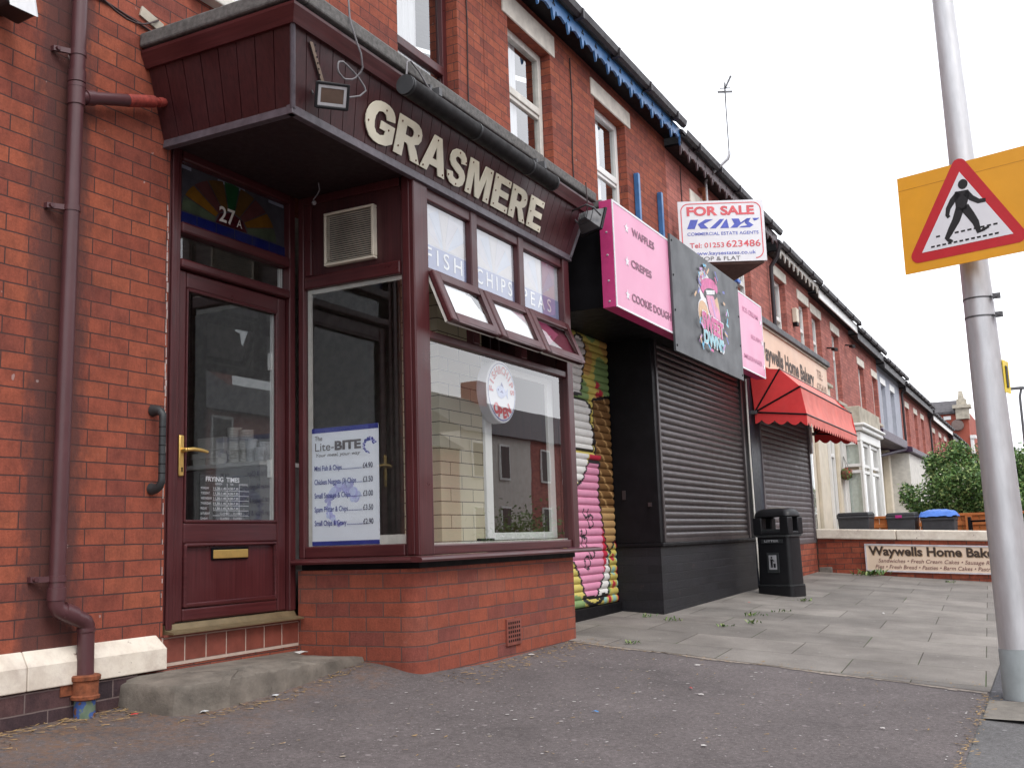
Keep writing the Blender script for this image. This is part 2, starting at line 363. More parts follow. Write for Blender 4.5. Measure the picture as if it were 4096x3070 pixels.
M['letter'] = plain('cream_letter_face', (.74, .70, .56), .55, var=.07, scale=9, bmp=.05)
M['screw'] = plain('rusty_screw', (.12, .05, .02), .8)
M['glass'] = glassmat('window_glass')
M['glass_hi'] = glassmat('upstairs_glass', boost=4.0)
M['pale'] = plain('pale_window_film', (.70, .70, .76), .5, var=.04, scale=3, bmp=0)
M['curtain'] = plain('net_curtain', (.74, .74, .76), .9, var=.06, scale=3, stretch=(20, 20, 1), bmp=.2)
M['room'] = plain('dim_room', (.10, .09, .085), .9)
M['roomlight'] = plain('room_wall', (.45, .42, .38), .9)
M['floor_in'] = plain('vinyl_floor', (.15, .12, .10), .5)
M['quarry'] = plain('quarry_tile', (.20, .055, .038), .5, var=.22, scale=12, bmp=.2)
M['grout'] = plain('pale_grout', (.48, .37, .31), .9, var=.12, scale=20)
M['red'] = plain('sign_red', (.55, .02, .03), .45, var=.05)
M['amber'] = plain('sign_amber', (.80, .36, .02), .45, var=.06, scale=5, bmp=.05)
M['signwhite'] = plain('sign_white', (.80, .80, .83), .4, var=.03, bmp=0)
M['signblack'] = plain('sign_black', (.012, .012, .014), .5, var=.1, bmp=0)
M['pink'] = plain('pink_sign', (.78, .33, .50), .38, var=.03, scale=2, bmp=.03)
M['pinkdark'] = plain('magenta_sign_edge', (.55, .045, .19), .4, var=.08)
M['panelgrey'] = plain('charcoal_sign_panel', (.055, .06, .066), .45, var=.1, scale=3, bmp=.05)
M['pinktext'] = plain('plum_lettering', (.24, .09, .15), .5, bmp=0)
M['pinkfaint'] = plain('rose_lettering', (.60, .21, .37), .5, bmp=0)
M['ltext'] = plain('brown_lettering', (.05, .03, .02), .6, bmp=0)
M['lgrey'] = plain('grey_lettering', (.15, .14, .15), .6, bmp=0)
M['lblue'] = plain('blue_lettering', (.035, .05, .30), .5, bmp=0)
M['lav1'] = plain('lavender_ink', (.45, .46, .78), .5, bmp=0)
M['lav2'] = plain('pale_blue_ink', (.56, .62, .88), .5, bmp=0)
M['posterwhite'] = plain('poster_white', (.86, .90, .97), .4, var=.02, bmp=0)
M['peach'] = plain('peach_sign', (.72, .50, .36), .5, var=.08, scale=2)
M['peach2'] = plain('pale_peach_sign', (.76, .60, .46), .5, var=.05, scale=2)
M['awning'] = plain('red_canvas', (.62, .035, .035), .75, var=.12, scale=4, bmp=.15, bscale=12)
M['awning_front'] = plain('sun_faded_red_canvas', (.68, .19, .16), .8, var=.14, scale=4, bmp=.15, bscale=12)
M['shutter'] = plain('brown_steel_shutter', (.040, .031, .032), .38, var=.2, scale=5, stretch=(1, 1, 4), bmp=.1)
M['shutter2'] = plain('grey_steel_shutter', (.12, .10, .105), .5, var=.15, scale=5, bmp=.1)
M['bin'] = plain('wheelie_bin_plastic', (.05, .052, .058), .55, var=.15)
M['binblue'] = plain('blue_bag', (.05, .16, .55), .5, var=.15)
M['orange'] = plain('orange_stained_timber', (.42, .13, .03), .7, var=.2, scale=8)
M['purple'] = plain('purple_paint', (.040, .016, .045), .45, var=.15)
M['greyrender'] = plain('grey_rendered_wall', (.36, .38, .44), .8, var=.08, scale=4)
M['concrete'] = plain('concrete', (.17, .155, .135), .95, var=.25, scale=12, bmp=.6, bscale=120)
M['leaf1'] = plain('leaf_dark', (.060, .13, .036), .6, var=.3, scale=3)
M['leaf2'] = plain('leaf_mid', (.13, .245, .065), .6, var=.3, scale=3)
M['leaf3'] = plain('leaf_light', (.27, .35, .12), .6, var=.3, scale=3)
M['blossom'] = plain('pale_blossom', (.60, .60, .48), .7)
M['wood'] = plain('bark', (.06, .04, .025), .9)
M['weed'] = plain('weed_green', (.05, .12, .02), .6, var=.3)
M['straw'] = plain('dry_straw', (.32, .21, .09), .9, var=.4, scale=30)
M['paper'] = plain('paper_scrap', (.52, .50, .48), .8, bmp=0)
M['redplastic'] = plain('red_scrap', (.60, .03, .03), .5, bmp=0)
M['bluescrap'] = plain('blue_scrap', (.05, .22, .50), .5, bmp=0)
M['cupwhite'] = plain('polystyrene', (.75, .73, .68), .7, var=.04)
M['cable'] = plain('grey_cable', (.18, .17, .18), .6)
M['darkcable'] = plain('dark_cable', (.05, .03, .03), .7)
M['terra'] = plain('clay_pot', (.15, .07, .045), .9, var=.4, scale=40)
M['render'] = plain('pale_render', (.60, .57, .52), .8, var=.1, scale=3)

def plinthmat():
    m, t, p, o = newmat('flaking_cream_paint')
    col = ramp(t, noise(t, 7, 5), [(.3, (.68, .61, .51)), (.7, (.80, .74, .64))])
    ch = noise(t, 20, 6, .7, stretch=(1, 1, 1.6)); col = mixc(t, col, (.14, .07, .055), ramp(t, ch, [(.655, (0, 0, 0)), (.675, (1, 1, 1))]))
    col = mixc(t, col, (.40, .32, .27), mixc(t, (0, 0, 0), ramp(t, noise(t, 4, 6, .7), [(.45, (0, 0, 0)), (.72, (1, 1, 1))]), .75))
    t.links.new(col, p.inputs['Base Color']); p.inputs['Roughness'].default_value = .8; bump(t, p, noise(t, 35, 5), .4, .006); return m
M['plinth'] = plinthmat()
def gullymat():
    m, t, p, o = newmat('flaking_paint_iron')
    col = ramp(t, noise(t, 22, 3, .5), [(.30, (.10, .15, .10)), (.42, (.13, .17, .12)), (.46, (.04, .09, .26)), (.56, (.045, .10, .30)), (.6, (.17, .075, .04)), (.75, (.15, .06, .03))])
    t.links.new(col, p.inputs['Base Color']); p.inputs['Roughness'].default_value = .7; bump(t, p, noise(t, 30, 4), .6, .005); return m
M['gully'] = gullymat()
def tarmac(name, base, specks=.5, brown=True):
    m, t, p, o = newmat(name)
    tcn = t.nodes.new('ShaderNodeTexCoord')
    col = ramp(t, noise(t, 1.5, 7, .7), [(.30, tuple(x*.66 for x in base)), (.44, tuple(x*.92 for x in base)), (.56, tuple(x*1.04 for x in base)), (.72, tuple(x*1.3 for x in base))])
    col = mixc(t, col, ramp(t, noise(t, 330, 3, .7), [(.3, (.55, .55, .55)), (.68, (1.5, 1.5, 1.5))]), 1.0, 'MULTIPLY')
    col = mixc(t, col, ramp(t, noise(t, 45, 5, .75), [(.32, (.66, .64, .63)), (.68, (1.3, 1.3, 1.3))]), 1.0, 'MULTIPLY')
    v = node(t, 'ShaderNodeTexVoronoi', i_Scale=85.0); t.links.new(tcn.outputs['Object'], v.inputs['Vector'])
    sp = t.nodes.new('ShaderNodeSeparateColor'); t.links.new(v.outputs['Color'], sp.inputs[0])
    st = mixc(t, ramp(t, v.outputs['Distance'], [(.22, (1, 1, 1)), (.36, (0, 0, 0))]), ramp(t, sp.outputs[0], [(.86, (0, 0, 0)), (.9, (1, 1, 1))]), 1.0, 'MULTIPLY')
    col = mixc(t, col, tuple(min(1, x*3.0+.02) for x in base), mixc(t, (0, 0, 0), st, specks))
    v2 = node(t, 'ShaderNodeTexVoronoi', i_Scale=9.0); t.links.new(tcn.outputs['Object'], v2.inputs['Vector'])
    sp2 = t.nodes.new('ShaderNodeSeparateColor'); t.links.new(v2.outputs['Color'], sp2.inputs[0])
    gum = mixc(t, ramp(t, v2.outputs['Distance'], [(.09, (1, 1, 1)), (.13, (0, 0, 0))]), ramp(t, sp2.outputs[1], [(.55, (0, 0, 0)), (.6, (1, 1, 1))]), 1.0, 'MULTIPLY')
    col = mixc(t, col, tuple(min(1, x*2.4+.05) for x in base), mixc(t, (0, 0, 0), gum, .55))
    if brown:   # leaf litter and rust-coloured dust that gathers along the walls
        sy = t.nodes.new('ShaderNodeSeparateXYZ'); t.links.new(tcn.outputs['Object'], sy.inputs[0])
        a = node(t, 'ShaderNodeMath', operation='MULTIPLY_ADD'); t.links.new(noise(t, 3.5, 6, .7), a.inputs[0]); a.inputs[1].default_value = 1.7; t.links.new(sy.outputs['Y'], a.inputs[2])
        f = ramp(t, a.outputs[0], [(.0, (0, 0, 0)), (.6, (.85, .85, .85))])
        f = mixc(t, f, ramp(t, noise(t, 26, 5, .75), [(.42, (0, 0, 0)), (.62, (1, 1, 1))]), 1.0, 'MULTIPLY')
        col = mixc(t, col, (.19, .105, .06), f)
    t.links.new(col, p.inputs['Base Color']); p.inputs['Roughness'].default_value = .92
    bump(t, p, noise(t, 260, 3, .7), .7, .006); return m
M['tarmac'] = tarmac('old_tarmac', (.112, .097, .097))
M['asphalt'] = tarmac('grey_asphalt', (.12, .118, .12), .25, False)
M['asphalt_dark'] = tarmac('dark_asphalt', (.07, .07, .078), .25, False)
def flags():
    m, t, p, o = newmat('concrete_flagstones')
    tcn = t.nodes.new('ShaderNodeTexCoord'); mp = node(t, 'ShaderNodeMapping'); mp.inputs['Rotation'].default_value = (0, 0, R(90-3.0)); mp.inputs['Location'].default_value = (.12, .34, 0)
    t.links.new(tcn.outputs['Object'], mp.inputs['Vector'])
    b = node(t, 'ShaderNodeTexBrick', i_Scale=1.0, i_Mortar_Size=.0045, i_Mortar_Smooth=.6, i_Bias=0.0, i_Brick_Width=.78, i_Row_Height=.61)
    b.inputs['Color1'].default_value = (.160, .148, .136, 1); b.inputs['Color2'].default_value = (.232, .214, .196, 1); b.inputs['Mortar'].default_value = (.075, .064, .052, 1)
    t.links.new(mp.outputs[0], b.inputs['Vector'])
    col = mixc(t, b.outputs['Color'], ramp(t, noise(t, 2.2, 6, .6), [(.3, (.66, .64, .63)), (.7, (1.2, 1.19, 1.17))]), 1.0, 'MULTIPLY')
    col = mixc(t, col, ramp(t, noise(t, 150, 4, .7), [(.3, (.75, .75, .75)), (.7, (1.25, 1.25, 1.25))]), 1.0, 'MULTIPLY')
    v = node(t, 'ShaderNodeTexVoronoi', i_Scale=6.0); t.links.new(tcn.outputs['Object'], v.inputs['Vector'])
    gum = ramp(t, v.outputs['Distance'], [(.05, (1, 1, 1)), (.075, (0, 0, 0))]); col = mixc(t, col, (.36, .34, .32), mixc(t, (0, 0, 0), gum, .5))
    moss = mixc(t, b.outputs['Fac'], ramp(t, noise(t, 1.8, 3), [(.5, (0, 0, 0)), (.66, (1, 1, 1))]), 1.0, 'MULTIPLY'); col = mixc(t, col, (.05, .085, .02), moss)
    t.links.new(col, p.inputs['Base Color']); p.inputs['Roughness'].default_value = .9
    iv = node(t, 'ShaderNodeMath', operation='MULTIPLY_ADD'); t.links.new(b.outputs['Fac'], iv.inputs[0]); iv.inputs[1].default_value = -1.5; t.links.new(noise(t, 120, 4, .7), iv.inputs[2])
    bump(t, p, iv.outputs[0], .6, .008); return m
M['flags'] = flags()
def tilewall():
    m, t, p, o = newmat('cream_metro_tiles')
    tcn = t.nodes.new('ShaderNodeTexCoord'); sp = t.nodes.new('ShaderNodeSeparateXYZ'); t.links.new(tcn.outputs['Object'], sp.inputs[0]); cb = t.nodes.new('ShaderNodeCombineXYZ')
    ad = node(t, 'ShaderNodeMath', operation='ADD'); t.links.new(sp.outputs['X'], ad.inputs[0]); t.links.new(sp.outputs['Y'], ad.inputs[1]); t.links.new(ad.outputs[0], cb.inputs['X']); t.links.new(sp.outputs['Z'], cb.inputs['Y'])
    b = node(t, 'ShaderNodeTexBrick', i_Scale=1.0, i_Mortar_Size=.003, i_Mortar_Smooth=.1, i_Bias=0.0, i_Brick_Width=.30, i_Row_Height=.088)
    b.inputs['Color1'].default_value = (.80, .71, .49, 1); b.inputs['Color2'].default_value = (.84, .76, .55, 1); b.inputs['Mortar'].default_value = (.10, .085, .06, 1)
    t.links.new(cb.outputs[0], b.inputs['Vector']); t.links.new(b.outputs['Color'], p.inputs['Base Color']); p.inputs['Roughness'].default_value = .25
    return m
M['tiles'] = tilewall()
M['stepmat'] = plain('mossy_step_concrete', (.165, .143, .120), .95, var=.38, scale=7, bmp=.8, bscale=70)

# ================================================================== the ground
def sheet(name, x0, x1, y0, y1, off, mat, nx=1, ny=1):
    xs = sorted({x0, x1}|{b for b in (-12, 18, 22, 67) if x0 < b < x1}|{x0+(x1-x0)*i/nx for i in range(nx+1)})
    ys = sorted({y0, y1}|{b for b in (-4.2, .5) if y0 < b < y1}|{y0+(y1-y0)*i/ny for i in range(ny+1)})
    b = MB(); b.add([(x, y, gz(x, y)+off) for y in ys for x in xs], [(j*len(xs)+i, j*len(xs)+i+1, (j+1)*len(xs)+i+1, (j+1)*len(xs)+i) for j in range(len(ys)-1) for i in range(len(xs)-1)])
    return struct(b.build(name, mat))
def flat(name, pts, off, mat):
    b = MB(); b.poly([(x, y, gz(x, y)+off) for x, y in pts]); return struct(b.build(name, mat))
sheet('ground', -150, 400, -200, 200, -.16, M['asphalt'])
sheet('road', -80, 220, -12.5, -6.0, -.125, M['asphalt_dark'])
sheet('footway', -80, 220, -6.0, -3.45, -.006, M['asphalt'])
b = MB(); xs_ = [-9, -6, -3, 0, 1.5, 2.5]+[3+.12*i for i in range(32)]+[6.85]; ys_ = [-3.47, -3, -2.4, -1.8]+[-1.5+.08*i for i in range(24)]
b.add([(x, y, gz(x, y)) for y in ys_ for x in xs_], [(j*len(xs_)+i, j*len(xs_)+i+1, (j+1)*len(xs_)+i+1, (j+1)*len(xs_)+i) for j in range(len(ys_)-1) for i in range(len(xs_)-1)]); struct(b.build('tarmac_forecourt', M['tarmac'], smooth=60))
b = MB(); rg = random.Random(77)
def edgex(y): return 6.39+(y+3.47)*(.35/2.77)
q = -3.46
while q < -.85:
    e = min(q+.05, -.85); w0 = .045+.02*math.sin(q*9)+rg.uniform(-.012, .012)
    b.poly([(edgex(q)-w0, q, gz(edgex(q)-w0, q)+.003), (edgex(q)+.01, q, gz(edgex(q), q)+.003), (edgex(e)+.01, e, gz(edgex(e), e)+.003), (edgex(e)-w0, e, gz(edgex(e)-w0, e)+.003)]); q = e
struct(b.build('pavement_edging', plain('pale_mortar_edging', (.26, .22, .185), .95, var=.4, scale=30, bmp=.6), recalc=False))
flat('flagstone_pavement', [(6.39, -3.47), (11, -3.47), (18, -3.47), (18, .3), (11, .3), (6.88, .3), (6.74, -.70)], .005, M['flags'])
sheet('front_gardens', 18.0, 60, -3.45, .2, -.004, M['concrete'])
flat('asphalt_patch', [(6.16, -5.95), (8.4, -5.95), (8.4, -3.475), (6.16, -3.475)], 0, M['asphalt_dark'])
flat('concrete_slab', [(5.62, -5.95), (6.15, -5.95), (6.15, -3.48), (5.62, -3.48)], .002, M['concrete'])
b = MB()
for i in range(60):
    x = -20+i*.92
    b.hexa([(x, -6.13, gz(x, -6.13)-.2), (x+.912, -6.13, gz(x+.912, -6.13)-.2), (x+.912, -6.0, gz(x+.912, -6)-.2), (x, -6.0, gz(x, -6)-.2), (x, -6.13, gz(x, -6.13)+.0), (x+.912, -6.13, gz(x+.912, -6.13)+.0), (x+.912, -6.0, gz(x+.912, -6)+.004), (x, -6.0, gz(x, -6)+.004)])
struct(b.build('kerb', M['concrete'], bevel=.012))
sheet('far_pavement', -80, 220, -15.5, -12.5, -.03, M['asphalt'])

# ================================================================== house of the chip shop
HA = thing('brick_house', 'red brick terrace house holding the fish and chip shop with the dark red bay', 'house', (3.0, 0, 0))
WX0, WX1 = -3.5, 7.235
bw = MB(); bw.wall(WX0, WX1, -.15, 5.60, 0, .26, [(3.78, 6.37, .155, 2.79), (5.93, 6.80, 3.55, 5.27), (3.98, 4.85, 3.78, 5.27), (1.2, 2.0, .9, 2.6)])
bw.build('wall', M['brick'], HA)
# painted plinth with a chamfered top, blue brick course below it
b = MB()
for x0, x1 in ((WX0, 2.995), (2.999, 3.765)):
    e = .035 if x1 > 3.7 else 0
    pf = [(-.012, .306), (-.050, .243), (-.050, .146), (-.002, .146), (-.002, .306)]
    n = len(pf)
    b.add([(x0, y, z) for y, z in pf]+[(x1-(e if z > .25 else 0), y, z) for y, z in pf], [tuple(range(n)), tuple(range(n, 2*n))[::-1]]+[(i, (i+1) % n, n+(i+1) % n, n+i) for i in range(n)])
b.build('plinth', M['plinth'], HA, bevel=.012)
b = MB(); b.box(WX0, 3.60, -.035, -.002, -.2, .144); b.build('base_course', M['brick_blue'], HA, bevel=.004)
# quarry tile riser under the door
b = MB(); b.box(3.775, 4.80, -.004, .05, .150, .288); b.cur = 1
for i in range(7):
    x = 3.781+i*.1460; b.box(x, x+.1375, -.0065, -.003, .168, .281)
b.box(3.775, 4.80, -.016, .05, .2885, .299)
b.build('tiled_riser', [M['grout'], M['quarry']], HA, bevel=.0015)
b = MB(); b.prism([(3.80, -.055, .300), (3.80, .05, .300), (3.80, .05, .345), (3.80, .015, .345), (3.80, .0, .318), (3.80, -.055, .308)], (.985, 0, 0)); b.build('threshold', M['threshold'], HA)
# door frame, leaf and fanlights
b = MB(); y0, y1 = .012, .085
b.box(3.795, 3.875, y0, y1, .346, 2.80); b.box(4.745, 4.797, y0, y1, .346, 2.80)
b.box(3.80, 3.84, -.004, .0115, .32, 2.80)
b.each('door_frame', M['pvc'], HA, bevel=.006)
b = MB()
for z0, z1 in ((2.155, 2.205), (2.342, 2.402), (2.735, 2.80)):
    b.box(3.876, 4.744, .004, .083, z0, z1)
b.each('door_transom', M['pvc_h'], HA, bevel=.012)
DR = MB(); DR.box(3.88, 3.945, .038, .095, .35, 2.15); DR.box(4.668, 4.738, .038, .095, .35, 2.15)
door = DR.build('door', M['pvc'], HA, bevel=.008); door['label'] = 'glazed dark red shop door with brass handle'
b = MB(); b.box(3.946, 4.667, .038, .095, .35, .415); b.box(3.946, 4.667, .038, .095, .735, .842); b.box(3.946, 4.667, .038, .095, 2.06, 2.15); b.each('rail', M['pvc_h'], door, bevel=.01)
b = MB(); b.box(3.946, 4.667, .056, .08, .415, .735); b.build('panel', M['pvc'], door)
b = MB(); b.frame(3.950, 4.663, .418, .7345, .032, .0555, .018, .022, .014); b.frame(3.946, 4.667, .843, 2.059, .033, .056, .013); b.build('bead', M['pvc_h'], door, bevel=.006)
b = MB(); b.poly([(3.945, .058, .842), (4.668, .058, .842), (4.668, .058, 2.06), (3.945, .058, 2.06)]); b.build('pane', M['glass'], door)
b = MB(); b.box(4.652, 4.664, .062, .082, .85, 2.05); b.box(4.640, 4.650, .066, .09, 1.1, 1.2); b.box(4.640, 4.650, .066, .09, 1.72, 1.82); b.build('glazing_strip', M['white'], door)
b = MB(); b.box(4.158, 4.437, .046, .056, .648, .712); b.cur = 1; b.box(4.166, 4.429, .040, .0465, .655, .700); b.build('letter_plate', [M['black'], M['brass']], door, bevel=.004)
b = MB(); b.box(3.899, 3.933, .026, .038, 1.075, 1.285); b.tube([(3.918, .03, 1.207), (3.918, -.012, 1.207)], .011, 12)
b.tube([(3.912, -.012, 1.207), (3.95, -.016, 1.212), (4.01, -.014, 1.210), (4.066, -.008, 1.203)], [.010, .0105, .0095, .0075], 10)
b.build('handle', M['brass'], door, bevel=.006, smooth=40)
b = MB(); b.lathe([(.0055, 0), (.0055, .002)], (3.917, .0258, 1.115), 12, (0, -1, 0)); b.box(3.9135, 3.9205, .0235, .0258, 1.097, 1.113); b.build('keyhole', M['black'], door)
b = MB(); b.poly([(3.875, .055, 2.205), (4.745, .055, 2.205), (4.745, .055, 2.342), (3.875, .055, 2.342)]); b.build('transom_pane', M['glass'], HA)
b = MB(); b.box(4.708, 4.715, .06, .075, 2.21, 2.338); b.box(4.726, 4.733, .06, .075, 2.21, 2.338); b.build('glazing_bar', M['white'], HA)
b = MB(); rg = random.Random(31); q = .42
while q < 2.45:
    e = q+rg.uniform(.015, .06); wd = rg.uniform(.002, .009) if q > 1.0 else rg.uniform(.001, .004); x = 3.764+rg.uniform(0, .007); b.box(x, x+wd, -.0035, .004, q, e); q = e+(rg.uniform(-.004, .012) if q > 1.0 else rg.uniform(.01, .06))
b.build('sealant_line', plain('old_sealant', (.46, .37, .35), .8, var=.3, scale=30), HA)
# stained fanlight: a sunburst over a blue band
SG = [plain('glass_'+n, c, .12, bmp=.12, bscale=25, var=.25) for n, c in (('dull', (.05, .05, .06)), ('amber', (.13, .06, .008)), ('rose', (.07, .025, .025)), ('ochre', (.075, .04, .012)), ('green', (.010, .05, .018)), ('blue', (.006, .010, .085)), ('wine', (.045, .006, .010)), ('sage', (.05, .065, .04)), ('lead', (.008, .008, .010)), ('sky', (.20, .22, .28)))]
b = MB(); y = .050; cx, cz = 4.29, 2.478
def seg(a0, a1, r0, r1, ci, yy=y):
    b.cur = ci; k = 5; P = []
    for r, rng in ((r0, range(k)), (r1, range(k-1, -1, -1))):
        for i in rng:
            a = R(a0+(a1-a0)*i/(k-1)); P.append((cx+math.cos(a)*r*1.5, yy, min(2.733, cz+math.sin(a)*r)))
    b.poly(P)
b.cur = 0; b.poly([(3.876, y+.004, 2.402), (4.744, y+.004, 2.402), (4.744, y+.004, 2.735), (3.876, y+.004, 2.735)])
rays = [7, 1, 2, 3, 4, 3, 2, 1, 7]
for i, c in enumerate(rays): seg(180-i*20-.9, 160-i*20+.9, .088, .252, c)
seg(0, 180, 0, .084, 6)
for i in range(6):
    b.cur = 5; x0 = 3.882+i*.145; b.poly([(x0, y, 2.405), (x0+.14, y, 2.405), (x0+.14, y, 2.472), (x0, y, 2.472)])
for x0, x1 in ((3.885, 3.98), (4.18, 4.40), (4.60, 4.735)):
    b.cur = 9; b.poly([(x0, y+.002, 2.712), (x1, y+.002, 2.712), (x1, y+.002, 2.731), (x0, y+.002, 2.731)])
b.build('stained_pane', SG, HA)
b = MB(); text(b, '27', (4.185, .046, 2.492), (1, 0, 0), (0, 0, 1), .088, .125, bold=.015); text(b, 'A', (4.325, .046, 2.490), (1, 0, 0), (0, 0, 1), .048, .042); b.build('house_number', M['offwhite'], HA)

# ---- bay: brick base with a rounded corner
def bay_outline(x0, y0, r, x1):
    P = [(x0, 0.0)]
    for i in range(9):
        a = R(180+90*i/8); P.append((x0+r+math.cos(a)*r, y0+r+math.sin(a)*r))
    return P+[(x1, y0), (x1, 0.0)]
o_ = bay_outline(4.802, -.80, .10, 6.86)
b = MB(); n = len(o_)
b.add([(x, y, z) for z in (-.2, .565) for x, y in o_], [(i, (i+1) % n, n+(i+1) % n, n+i) for i in range(n)]+[tuple(range(n))[::-1], tuple(range(n, 2*n))])
b.build('bay_wall', M['brick_bay'], HA, smooth=35)
b = MB(); b.box(5.805, 6.0, -.812, -.798, .055, .215); b.cur = 1
for i in range(6):
    for j in range(5):
        b.box(5.823+i*.028, 5.823+i*.028+.014, -.8135, -.8125, .075+j*.027, .075+j*.027+.015)
b.build('air_brick', [M['quarry'], M['black']], HA)
# ---- bay window joinery
b = MB()
pr = [(0.0, .600), (-.068, .600), (-.072, .612), (-.066, .624), (-.02, .632), (0.0, .632)]   # (offset from frame, z)
def sill_run(p, q, nrm):
    p, q, nrm = Vector(p), Vector(q), Vector(nrm)
    A = [p-nrm*a+Vector((0, 0, z)) for a, z in pr]; B = [q-nrm*a+Vector((0, 0, z)) for a, z in pr]; k = len(pr)
    b.add(A+B, [tuple(range(k)), tuple(range(k, 2*k))[::-1]]+[(i, (i+1) % k, k+(i+1) % k, k+i) for i in range(k)])
sill_run((4.73, -.815, 0), (7.20, -.815, 0), (0, -1, 0)); sill_run((4.805, .0, 0), (4.805, -.8145, 0), (-1, 0, 0))
b.build('sill_board', M['pvc_h'], HA)
b = MB(); b.box(4.835, 6.90, -.80, -.76, .566, .599); b.box(4.835, 4.87, -.758, -.0, .566, .599); b.each('sill_gap_shade', M['black'], HA)  # black strips stand in for the shaded gap under the sill
b = MB()     # corner posts and uprights
b.box(4.803, 4.955, -.828, -.742, .633, 2.78); b.box(6.835, 6.935, -.828, -.742, .633, 2.78)
b.box(4.803, 4.885, -.046, -.002, .633, 2.78); b.box(6.85, 6.935, -.7415, -.0, .633, 2.78)
for z0, z1 in ((1.901, 2.78),):
    for x in (5.515, 6.165): b.box(x-.04, x+.04, -.820, -.765, z0, z1)
b.box(4.815, 4.826, -.7415, -.730, .633, 2.70); b.box(4.795, 4.802, -.80, -.755, .64, 2.77)
b.each('window_post', M['pvc'], HA, bevel=.007)
b = MB()     # level members
b.box(4.956, 6.834, -.815, -.755, .633, .690); b.box(4.956, 6.834, -.818, -.755, 1.853, 1.900); b.box(4.956, 6.834, -.812, -.755, 2.676, 2.78)
for x0, x1 in ((4.956, 5.474), (5.556, 6.124), (6.206, 6.834)): b.box(x0, x1, -.8155, -.758, 2.242, 2.272)
b.each('window_rail', M['pvc_h'], HA, bevel=.008)
b = MB(); b.box(4.806, 4.866, -.7295, -.047, .633, .700); b.box(4.802, 4.866, -.7295, -.047, 2.212, 2.290); b.each('side_rail', M['pvc_h'], HA, bevel=.008)
b = MB(); b.box(4.822, 4.84, -.7295, -.047, 2.2905, 2.78); b.build('side_panel', M['pvc_dark'], HA)
b = MB(); b.box(4.8065, 4.825, -.73, -.047, 2.73, 2.78); b.box(4.8065, 4.825, -.100, -.047, 2.2905, 2.7295); b.each('side_bead', M['pvc'], HA, bevel=.005)
b = MB(); b.poly([(4.956, -.79, .69), (6.835, -.79, .69), (6.835, -.79, 1.853), (4.956, -.79, 1.853)]); b.build('front_pane', M['glass'], HA)
b = MB(); b.poly([(4.828, -.73, .70), (4.828, -.047, .70), (4.828, -.047, 2.212), (4.828, -.73, 2.212)]); b.build('side_pane', M['glass'], HA)
# white inner linings and the sliding inner sash
b = MB(); b.box(4.838, 4.85, -.075, -.048, .70, 2.21); b.box(4.838, 4.86, -.729, -.076, .7005, .752); b.box(4.838, 4.85, -.729, -.076, 2.185, 2.211)
b.box(4.97, 6.83, -.78, -.755, .6905, .700); b.each('inner_lining', M['offwhite'], HA)
b = MB(); b.frame(5.80, 6.832, .705, 1.845, -.70, -.68, .09, .045, .04); b.build('inner_sash', M['white'], HA, bevel=.003)
b = MB(); b.box(5.55, 5.73, -.785, -.757, .7005, .716); b.build('sash_stop', M['black'], HA, bevel=.003)
# upper lights with pale leaded film and stencilled words
FILM = [M['pale']]+[plain('film_'+n, c, .5, bmp=0, var=.05) for n, c in (('peach', (.68, .65, .66)), ('blue', (.62, .66, .76)), ('rose', (.67, .65, .70)), ('band', (.30, .34, .54)), ('line', (.50, .50, .56)), ('word', (.93, .93, .94)))]
for (x0, x1), wd, tx in (((4.955, 5.476), 'FISH', (5.005, 5.42)), ((5.554, 6.126), 'CHIPS', (5.60, 6.085)), ((6.204, 6.836), 'PEAS', (6.245, 6.70))):
    b = MB(); yy = -.776; z0, z1 = 2.272, 2.676; c = (x0+x1)/2; zb = 2.435
    b.box(x0, x1, yy, yy+.004, z0, z1)
    b.cur = 4; b.poly([(x0, yy-.001, z0), (x1, yy-.001, z0), (x1, yy-.001, z0+.155), (x0, yy-.001, z0+.155)])
    for i in range(7):
        b.cur = (1, 3, 2)[i % 3]; a0, a1 = math.pi*(1-i/7), math.pi*(1-(i+1)/7); r = .235
        q = [(c+math.cos(a0)*.06, zb), (c+math.cos(a0)*r*1.15, zb+math.sin(a0)*r), (c+math.cos(a1)*r*1.15, zb+math.sin(a1)*r), (c+math.cos(a1)*.06, zb)]
        q = [(min(x1, max(x0, x)), min(z1, z)) for x, z in q]
        b.poly([(x, yy-.001, z) for x, z in q])
        b.cur = 5; dx, dz = math.cos(a0), math.sin(a0); p0 = (c+dx*.06, zb+dz*.05); p1 = (c+dx*r*1.15, zb+dz*r)
        b.poly([(p0[0], yy-.002, p0[1]), (p1[0], yy-.002, p1[1]), (p1[0]+.004, yy-.002, p1[1]), (p0[0]+.004, yy-.002, p0[1])])
    b.cur = 6; text(b, wd, (tx[0], yy-.002, 2.318), (1, 0, 0), (0, 0, 1), .098, tx[1]-tx[0], bold=.004, space=1.5)
    fo = b.build('leaded_light', FILM, HA)
    b = MB(); b.poly([(x0, -.790, z0), (x1, -.790, z0), (x1, -.790, z1), (x0, -.790, z1)]); b.build('pane', M['glass'], fo)
